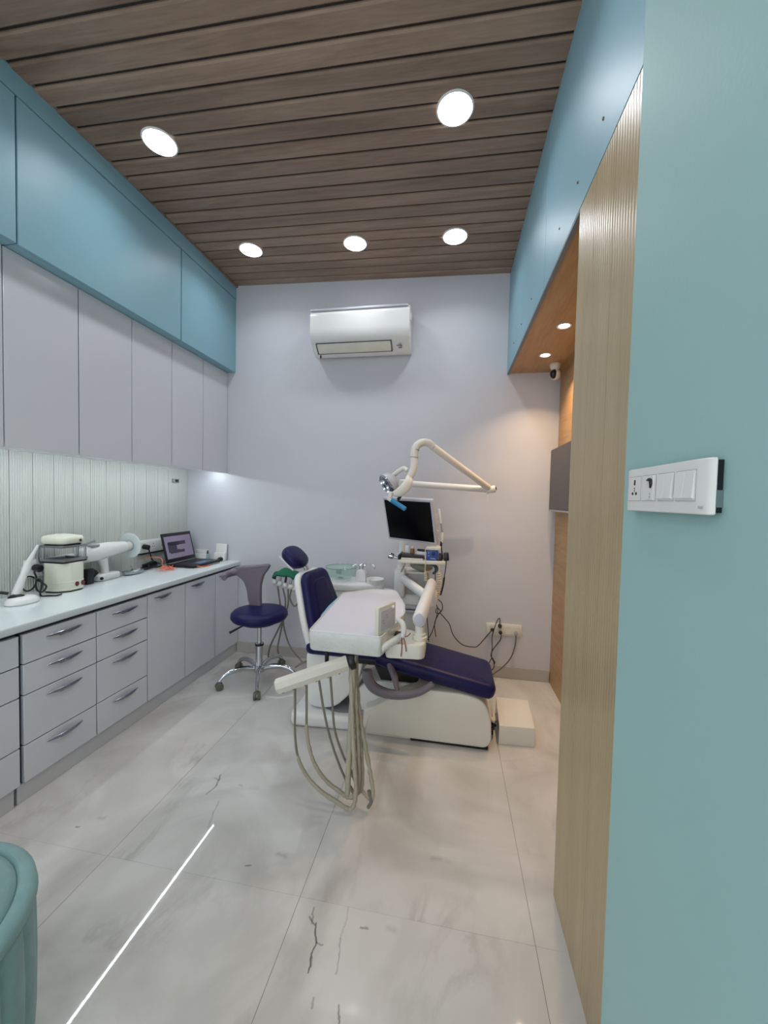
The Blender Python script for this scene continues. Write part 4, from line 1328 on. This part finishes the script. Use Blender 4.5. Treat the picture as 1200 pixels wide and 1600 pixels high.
# ================================================================ FLOOR BOX
fb = thing('floor_box', 'white utility box on the floor at the foot end of the chair', 'box', (.42, 2.45, 0))
MB().prism([(.312, 2.283), (.512, 2.295), (.535, 2.62), (.330, 2.62)], 'z', 0, .112, .003, 2).build('cover', M_cream, fb)
cb = thing('cable_bundle', 'black cables bunched between the chair base and the floor box', 'cables', (.29, 2.42, 0))
for k, (dx, dz) in enumerate(((0, .02), (.012, .05), (.004, .08), (.018, .095))):
    MB().tube(spline([(.266, 2.36 + .02 * k, dz), (.276 + dx * .5, 2.33, dz + .01), (.286 + dx * .5, 2.42, dz), (.310, 2.44 + .03 * k, max(.02, dz - .02))], 5), .009, 8).build('cable', M_black if k < 3 else M_white, cb)

# ================================================================ WORKTOP THINGS
ZC = .83
# curing light on its charging base
cl = thing('curing_light', 'white dental curing light standing in its charging base', 'curing light', (-2.195, 1.635, ZC))
MB().lathe([(0, 0), (.060, 0), (.066, .008), (.062, .022), (.050, .034), (.03, .040), (0, .041)], (-2.195, 1.635, ZC), n=30, sx=.9, sy=1.15).build('charging_base', M_white, cl)
MB().ball((-2.212, 1.622, ZC + .034), (.038, .034, .016), 16, 8).build('cradle', M_black, cl)
wa, wb = Vector((-2.225, 1.628, ZC + .045)), Vector((-2.225, 1.69, ZC + .205))
MB().tube([wa, wa.lerp(wb, .3), wa.lerp(wb, .62), wa.lerp(wb, .8), wb], [.020, .019, .016, .018, .015], 14).build('grip', M_white, cl, ang=60)
MB().tube([wb, wb + Vector((.006, .02, .045)), wb + Vector((.012, .04, .090))], [.013, .009, .006], 10).build('light_guide', M_white, cl, ang=60)
MB().tube([wa.lerp(wb, .35) + Vector((-.018, -.008, 0)), wa.lerp(wb, .8) + Vector((-.018, -.008, 0))], .006, 8).build('grip_inlay', M_grey, cl)
MB().tube([wa + Vector((-.02, -.02, .01)), wa + Vector((-.045, -.04, .018))], .008, 8).build('trigger', M_black, cl)

# ivory vacuum former
vf = thing('vacuum_former', 'ivory vacuum forming machine with raised heater head', 'machine', (-2.255, 1.925, ZC))
VC = Vector((-2.265, 1.918, 0))
oct_ = [(VC.x + dx, VC.y + dy) for dx, dy in ((.095, -.04), (.095, .055), (.055, .095), (-.055, .095), (-.095, .055), (-.095, -.055), (-.055, -.098), (.035, -.098))]
oct_ = round_poly(oct_, .02, 3)
MB().prism(oct_, 'z', ZC + .008, ZC + .172, .004).build('body', M_ivory, vf)
MB().prism([(VC.x + (x - VC.x) * 1.02, VC.y + (y - VC.y) * 1.02) for x, y in oct_], 'z', ZC + .055, ZC + .062, .002).build('body_rib', M_ivory, vf)
MB().prism([(VC.x + (x - VC.x) * 1.02, VC.y + (y - VC.y) * 1.02) for x, y in oct_], 'z', ZC + .012, ZC + .020, .002).build('body_rib', M_ivory, vf)
MB().prism([(VC.x + (x - VC.x) * .96, VC.y + (y - VC.y) * .96) for x, y in oct_], 'z', ZC, ZC + .008).build('foot', M_black, vf)
MB().span((VC.x - .088, VC.y - .088, ZC + .172), (VC.x + .09, VC.y + .09, ZC + .181), .002).build('vacuum_plate', M_black, vf)
fr = MB()
fr.span((VC.x - .09, VC.y - .092, ZC + .181), (VC.x + .094, VC.y - .072, ZC + .196), .002)
fr.span((VC.x - .09, VC.y + .072, ZC + .181), (VC.x + .094, VC.y + .092, ZC + .196), .002)
fr.span((VC.x + .074, VC.y - .071, ZC + .181), (VC.x + .094, VC.y + .071, ZC + .196), .002)
fr.span((VC.x - .09, VC.y - .071, ZC + .181), (VC.x - .07, VC.y + .071, ZC + .196), .002)
fr.build('clamp_frame', M_steel, vf)
MB().span((VC.x - .069, VC.y - .07, ZC + .181), (VC.x + .073, VC.y + .07, ZC + .186)).build('mesh_plate', M_black, vf)
for dx, dy in ((-.075, -.082), (.02, .08), (.084, .08)):
    MB().rod((VC.x + dx, VC.y + dy, ZC + .19), (VC.x + dx, VC.y + dy, ZC + .262), .007, 10).build('post', M_steel, vf)
MB().span((VC.x - .10, VC.y - .092, ZC + .262), (VC.x + .094, VC.y + .092, ZC + .274), .003).build('sheet_frame', M_steel, vf)
MB().tube(spline([(VC.x - .10, VC.y - .07, ZC + .10), (VC.x - .115, VC.y - .085, ZC + .2), (VC.x - .10, VC.y - .09, ZC + .27)], 4), .009, 8).build('hinge_post', M_steel, vf)
hd3 = round_poly([(VC.x + .09, VC.y - .06), (VC.x + .09, VC.y + .08), (VC.x - .05, VC.y + .085), (VC.x - .10, VC.y - .03), (VC.x - .09, VC.y - .10), (VC.x + .05, VC.y - .09)], .03, 4)
MB().pad([(p[0] - VC.x, p[1] - VC.y) for p in hd3], .05, .024, (VC.x, VC.y, ZC + .305), (1, 0, 0), (0, 1, 0), (0, 0, 1), .010).build('heater_head', M_ivory, vf, ang=60)
MB().prism([(VC.x + (x - VC.x) * .85, VC.y + (y - VC.y) * .85) for x, y in hd3], 'z', ZC + .274, ZC + .2815).build('heater_coil', M_black, vf)
MB().rod((VC.x + .088, VC.y + .035, ZC + .30), (VC.x + .098, VC.y + .04, ZC + .30), .008, 10, .002).build('head_knob', M_black, vf)
MB().tube([(VC.x + .06, VC.y + .09, ZC + .268), (VC.x + .075, VC.y + .13, ZC + .276), (VC.x + .09, VC.y + .155, ZC + .284)], [.006, .006, .009], 8).build('frame_handle', M_steel, vf)
for dy in (.008, .052):
    MB().rod((VC.x + .094, VC.y + dy, ZC + .042 + .0), (VC.x + .0985, VC.y + dy, ZC + .042), .0115, 16, .002).build('switch', M_redlamp, vf)
    MB().rod((VC.x + .094, VC.y + dy, ZC + .042), (VC.x + .0972, VC.y + dy, ZC + .042), .0145, 16, .001).build('switch_ring', M_black, vf)

for ch in vf.children:
    for v_ in ch.data.vertices:
        v_.co.x = (v_.co.x - (VC.x - vf.location.x)) * .86 + (VC.x - vf.location.x)
        v_.co.y = (v_.co.y - (VC.y - vf.location.y)) * .84 + (VC.y - vf.location.y)

# left socket, its plug and coiled mains lead
ls = thing('wall_socket', 'white wall socket plate half hidden behind the vacuum former', 'socket', (LEFT, 1.93, .96))
MB().span((LEFT + .010, 1.785, .918), (LEFT + .026, 2.075, 1.022), .003).build('plate', M_white, ls)
for yy in (1.845, 1.93, 2.015):
    MB().span((LEFT + .025, yy - .037, .938), (LEFT + .0275, yy + .037, 1.005), .001, 1).build('socket_module', M_white, ls)
p0 = Vector((LEFT + .03, 1.835, .975))
px = LEFT + .09
lead = [p0 + Vector((.035, 0, -.01))] + [at(a_, b_, c_) for a_, b_, c_ in ((54, 893, 1.76), (57, 903, 1.75), (55, 914, 1.74), (48, 922, 1.73), (39, 923, 1.72), (34, 915, 1.72), (36, 906, 1.72), (44, 901, 1.72),
        (52, 902, 1.73), (60, 907, 1.735), (70, 913, 1.74), (72, 918, 1.74), (66, 925, 1.73), (58, 922, 1.72), (56, 912, 1.72), (60, 905, 1.73), (66, 911, 1.73))]
lead += [(-2.245, 1.765, .838), (-2.20, 1.775, .836), (-2.165, 1.79, .836), (-2.17, 1.82, .836)]
cord('plugged_lead', 'black coiled mains lead and plug beside the vacuum former', lead, .0045, (p0 - Vector((.003, 0, 0)), p0 + Vector((.04, 0, -.006)), .020, .014))

# handheld x-ray gun
xg = thing('xray_gun', 'white handheld dental x-ray gun with clear round shield', 'x-ray unit', (-2.30, 2.22, ZC))
XC = Vector((-2.300, 2.22, ZC))
bs = round_poly([(-2.345, 2.14), (-2.255, 2.14), (-2.250, 2.31), (-2.345, 2.31)], .03, 4)
MB().prism(bs, 'z', ZC, ZC + .045, .014, 3).build('base', M_white, xg, ang=50)
MB().rod((-2.255, 2.155, ZC + .022), (-2.246, 2.15, ZC + .022), .010, 12, .002).build('base_port', M_black, xg)
MB().tube([(-2.30, 2.225, ZC + .035), (-2.30, 2.222, ZC + .09), (-2.30, 2.205, ZC + .15)], [.026, .024, .036], 14, True, .85, (0, 1, 0)).build('grip', M_white, xg, ang=60)
MB().tube([(-2.30, 2.045, ZC + .182), (-2.30, 2.06, ZC + .184), (-2.30, 2.14, ZC + .192), (-2.30, 2.25, ZC + .200), (-2.30, 2.34, ZC + .204), (-2.30, 2.385, ZC + .205)],
          [.030, .048, .056, .052, .042, .036], 18, True, .9, (0, 0, 1)).build('body', M_white, xg, ang=60)
MB().rod((-2.30, 2.38, ZC + .205), (-2.30, 2.455, ZC + .207), .032, 20, .004).build('cone', M_cream, xg)
MB().lathe([(.030, -.004), (.090, -.004), (.092, 0), (.090, .004), (.030, .004)], (-2.30, 2.43, ZC + .206), (0, 1, .02), 36, cap=False).build('shield', mat('clear_shield', rgb(226, 234, 234), .08, alpha=.55), xg)
MB().lathe([(.031, -.007), (.038, -.007), (.038, .007), (.031, .007)], (-2.30, 2.43, ZC + .206), (0, 1, .02), 28, cap=False).build('shield_collar', mat('shield_grey', rgb(140, 150, 158), .3), xg)
MB().span((-2.30, 2.09, ZC + .236), (-2.26, 2.15, ZC + .248), .004).build('display', M_grey, xg)
hand = MB()
for i in range(4):
    a = .2 + i * .28
    hand.tube([(-2.265, 2.085, ZC + .02), (-2.262, 2.085 + .03 * math.sin(a), ZC + .035 + .03 * math.cos(a)), (-2.262, 2.085 + .055 * math.sin(a), ZC + .035 + .06 * math.cos(a))], .008, 7)
hand.span((-2.30, 2.055, ZC), (-2.255, 2.105, ZC + .10), .006)
tag(hand.build('black_holder', M_black), 'black finger-like holder between vacuum former and x-ray gun', 'holder')

# steel instrument dish
td = thing('instrument_dish', 'small oval steel dish of instruments next to the x-ray gun', 'dish', (-2.27, 2.425, ZC))
MB().lathe([(0, .003), (.040, .003), (.052, .012), (.058, .026), (.061, .026), (.056, .008), (.044, 0), (0, 0)], (-2.27, 2.425, ZC), n=28, sx=.75, sy=1.4).build('dish', M_steel, td)
MB().tube([(-2.29, 2.38, ZC + .02), (-2.27, 2.45, ZC + .035), (-2.27, 2.50, ZC + .055)], [.004, .003, .002], 6).build('probe', M_chrome, td)
MB().tube([(-2.25, 2.37, ZC + .022), (-2.28, 2.43, ZC + .034), (-2.33, 2.47, ZC + .05)], [.005, .004, .003], 6).build('forceps', M_chrome, td)

# right socket board and its plugs
rs = thing('wall_socket', 'long white socket board with black lower edge between the x-ray gun and laptop', 'socket', (LEFT, 2.78, 1.0))
MB().span((LEFT + .010, 2.585, .948), (LEFT + .028, 2.985, 1.048), .003).build('plate', M_white, rs)
MB().span((LEFT + .010, 2.585, .936), (LEFT + .024, 2.985, .9475), .001, 1).build('lower_edge', M_black, rs)
for yy in (2.635, 2.735, 2.835, 2.93):
    smd = MB().span((LEFT + .027, yy - .042, .966), (LEFT + .0295, yy + .042, 1.034), .001, 1).build('socket_module', M_white, rs)
    h = MB()
    for dy, dz in ((-.010, -.008), (.010, -.008), (0, .014)):
        h.rod((LEFT + .029, yy + dy, 1.0 + dz), (LEFT + .0303, yy + dy, 1.0 + dz), .0035, 8)
    h.build('socket_holes', M_black, smd)
ad_ = thing('laptop_charger', 'black laptop charger brick lying beside the laptop', 'charger', (-2.33, 2.63, ZC))
MB().box((-2.335, 2.66, ZC + .022), (.055, .13, .036), .008, Matrix.Rotation(.2, 3, 'Z')).build('brick', M_black, ad_)
MB().tube(spline([(-2.34, 2.60, ZC + .02), (-2.32, 2.55, ZC + .012), (-2.29, 2.57, ZC + .01), (-2.30, 2.63, ZC + .012), (-2.27, 2.68, ZC + .01), (-2.28, 2.72, ZC + .012)], 5), .006, 7).build('wound_lead', M_black, ad_)
MB().tube(spline([(-2.31, 2.56, ZC + .03), (-2.30, 2.60, ZC + .05), (-2.31, 2.65, ZC + .052), (-2.33, 2.70, ZC + .045), (-2.30, 2.73, ZC + .02)], 5), .006, 7).build('wound_lead', M_black, ad_)
cord('plugged_lead', 'black plug and cord in the socket board right above the charger', [(LEFT + .075, 2.635, .995), (LEFT + .08, 2.64, .95), (LEFT + .08, 2.66, .905), (LEFT + .075, 2.68, .885)], .005,
     ((LEFT + .028, 2.635, 1.0), (LEFT + .075, 2.635, .995), .020, .014))
cord('plugged_lead', 'black adapter plug next to the laptop screen edge', [(LEFT + .045, 2.895, 1.0), (LEFT + .06, 2.90, .985), (LEFT + .065, 2.905, .95)], .005,
     ((LEFT + .0285, 2.895, 1.0), (LEFT + .05, 2.895, .998), .016, .014))

# laptop
lt = thing('laptop', 'open black laptop with a lit screen at the back end of the worktop', 'laptop', (-2.12, 2.91, ZC))
LY0, LY1 = 2.725, 3.072
MB().span((-2.245, LY0, ZC + .004), (-1.995, LY1, ZC + .022), .005).build('keyboard_base', M_black, lt)
MB().span((-2.215, LY0 + .018, ZC + .0215), (-2.105, LY1 - .018, ZC + .0235), .001, 1).build('keyboard', mat('keys', rgb(34, 34, 38), .4, bump=.5, bscale=90), lt)
MB().span((-2.092, LY0 + .11, ZC + .0215), (-2.015, LY0 + .27, ZC + .0228)).build('palm_sheen', mat('blue_sheen', rgb(70, 104, 140), .3), lt)  # bluish sheen on the touch area put into its colour
MB().span((-2.242, LY0 + .01, ZC + .0195), (-2.228, LY1 - .01, ZC + .0265), .003).build('hinge', M_grey, lt)
tl2 = math.radians(-14)
LM = Matrix.Rotation(tl2, 3, 'Y')
lc = Vector((-2.238, (LY0 + LY1) / 2, ZC + .022))
lid = MB().box(lc + LM @ Vector((0, 0, .125)), (.012, LY1 - LY0, .245), .004, LM).build('lid', M_black, lt)
M_lit = mat('laptop_screen_lit', rgb(120, 112, 130), .25, emit=rgb(120, 108, 134), estr=.34)
M_lit2 = mat('laptop_screen_dark', rgb(50, 46, 58), .25, emit=rgb(56, 50, 66), estr=.3)
MB().box(lc + LM @ Vector((.0065, 0, .128)), (.001, LY1 - LY0 - .032, .185), 0, LM).build('display', M_lit, lid)
dk_ = MB()
for yy, zz, wy, wz in ((-.065, .128, .13, .085), (-.02, .158, .20, .030), (-.03, .088, .17, .024), (.0, .222, .30, .004)):
    dk_.box(lc + LM @ Vector((.0068, yy, zz)), (.001, wy, wz), 0, LM)
dk_.build('page_picture', M_lit2, lid)
MB().box(lc + LM @ Vector((.0072, .02, .122)), (.001, .10, .036), 0, LM).build('page_text_panel', M_lit, lid)
ms = thing('computer_mouse', 'small black computer mouse beside the laptop', 'mouse', (-2.02, 3.115, ZC))
MB().ball((-2.015, 3.115, ZC + .0182), (.026, .036, .018), 16, 10).build('shell', M_black, ms)
MB().tube(spline([(-2.01, 3.08, ZC + .014), (-1.97, 3.02, ZC + .004), (-1.96, 2.93, ZC + .004), (-1.98, 2.85, ZC + .004), (-1.99, 2.80, ZC + .004)], 5), .0022, 6).build('cable', M_black, ms)
bt = thing('dropper_bottle', 'tiny bottle with black cap standing by the back wall', 'bottle', (-2.15, 3.12, ZC))
MB().lathe([(0, 0), (.013, 0), (.013, .05), (.007, .06), (0, .06)], (-2.15, 3.12, ZC), n=16).build('body', mat('pale_bottle', rgb(150, 170, 180), .3), bt)
MB().lathe([(0, .058), (.008, .058), (.005, .088), (0, .088)], (-2.15, 3.12, ZC), n=12).build('cap', M_black, bt)
wh = thing('leaflet_holder', 'white leaflet holder leaning on the back wall at the worktop end', 'holder', (-2.03, 3.15, ZC))
MB().box((-2.03, 3.145, ZC + .075), (.105, .012, .15), .004, Matrix.Rotation(-.1, 3, 'X')).build('back_plate', M_white, wh)
MB().box((-2.03, 3.125, ZC + .036), (.105, .025, .072), .004, Matrix.Rotation(-.1, 3, 'X')).build('pocket', M_white, wh)
tk = thing('cable_box', 'low white cable box on the back wall beside the laptop screen', 'box', (-2.22, 3.16, ZC))
MB().span((-2.30, 3.140, ZC), (-2.165, BACK - .001, ZC + .050), .003).build('lower_box', M_white, tk)
MB().span((-2.30, 3.147, ZC + .050), (-2.175, BACK - .001, ZC + .088), .003).build('upper_box', M_white, tk)
# orange cable
oc = []
for i in range(34):
    a = i * .62
    r_ = .035 + .022 * math.sin(i * 1.37)
    oc.append((-2.14 + (r_ + .012) * math.cos(a) * .75 + .01 * math.sin(i * .9), 2.60 + r_ * 1.9 * math.sin(a) * .8, ZC + .010 + .018 * (i / 34) + .005 * math.sin(i * 2.1)))
oc = [(-2.36, 2.62, .90), (-2.28, 2.60, .925), (-2.20, 2.60, .925), (-2.165, 2.59, .905), (-2.16, 2.585, .87)] + oc
tag(MB().tube(spline(oc, 5), .0028, 6).build('orange_cable', M_orange), 'tangled orange cable coiled on the worktop in front of the laptop', 'cable')
tag(MB().tube(spline([(-1.985, 2.745, ZC + .018), (-1.965, 2.80, ZC + .006), (-1.955, 2.88, ZC + .005)], 5), .004, 6).build('orange_cable', M_orange), 'short bit of orange cable at the laptop corner', 'cable')
bx_ = thing('cable_outlet', 'small black outlet on the fluted wall under the wall cabinets', 'outlet', (LEFT, 2.99, 1.535))
MB().span((LEFT + .010, 2.965, 1.518), (LEFT + .028, 3.035, 1.552), .003).build('plate', M_grey, bx_)
MB().span((LEFT + .026, 2.985, 1.524), (LEFT + .034, 3.022, 1.546), .002).build('opening', M_black, bx_)
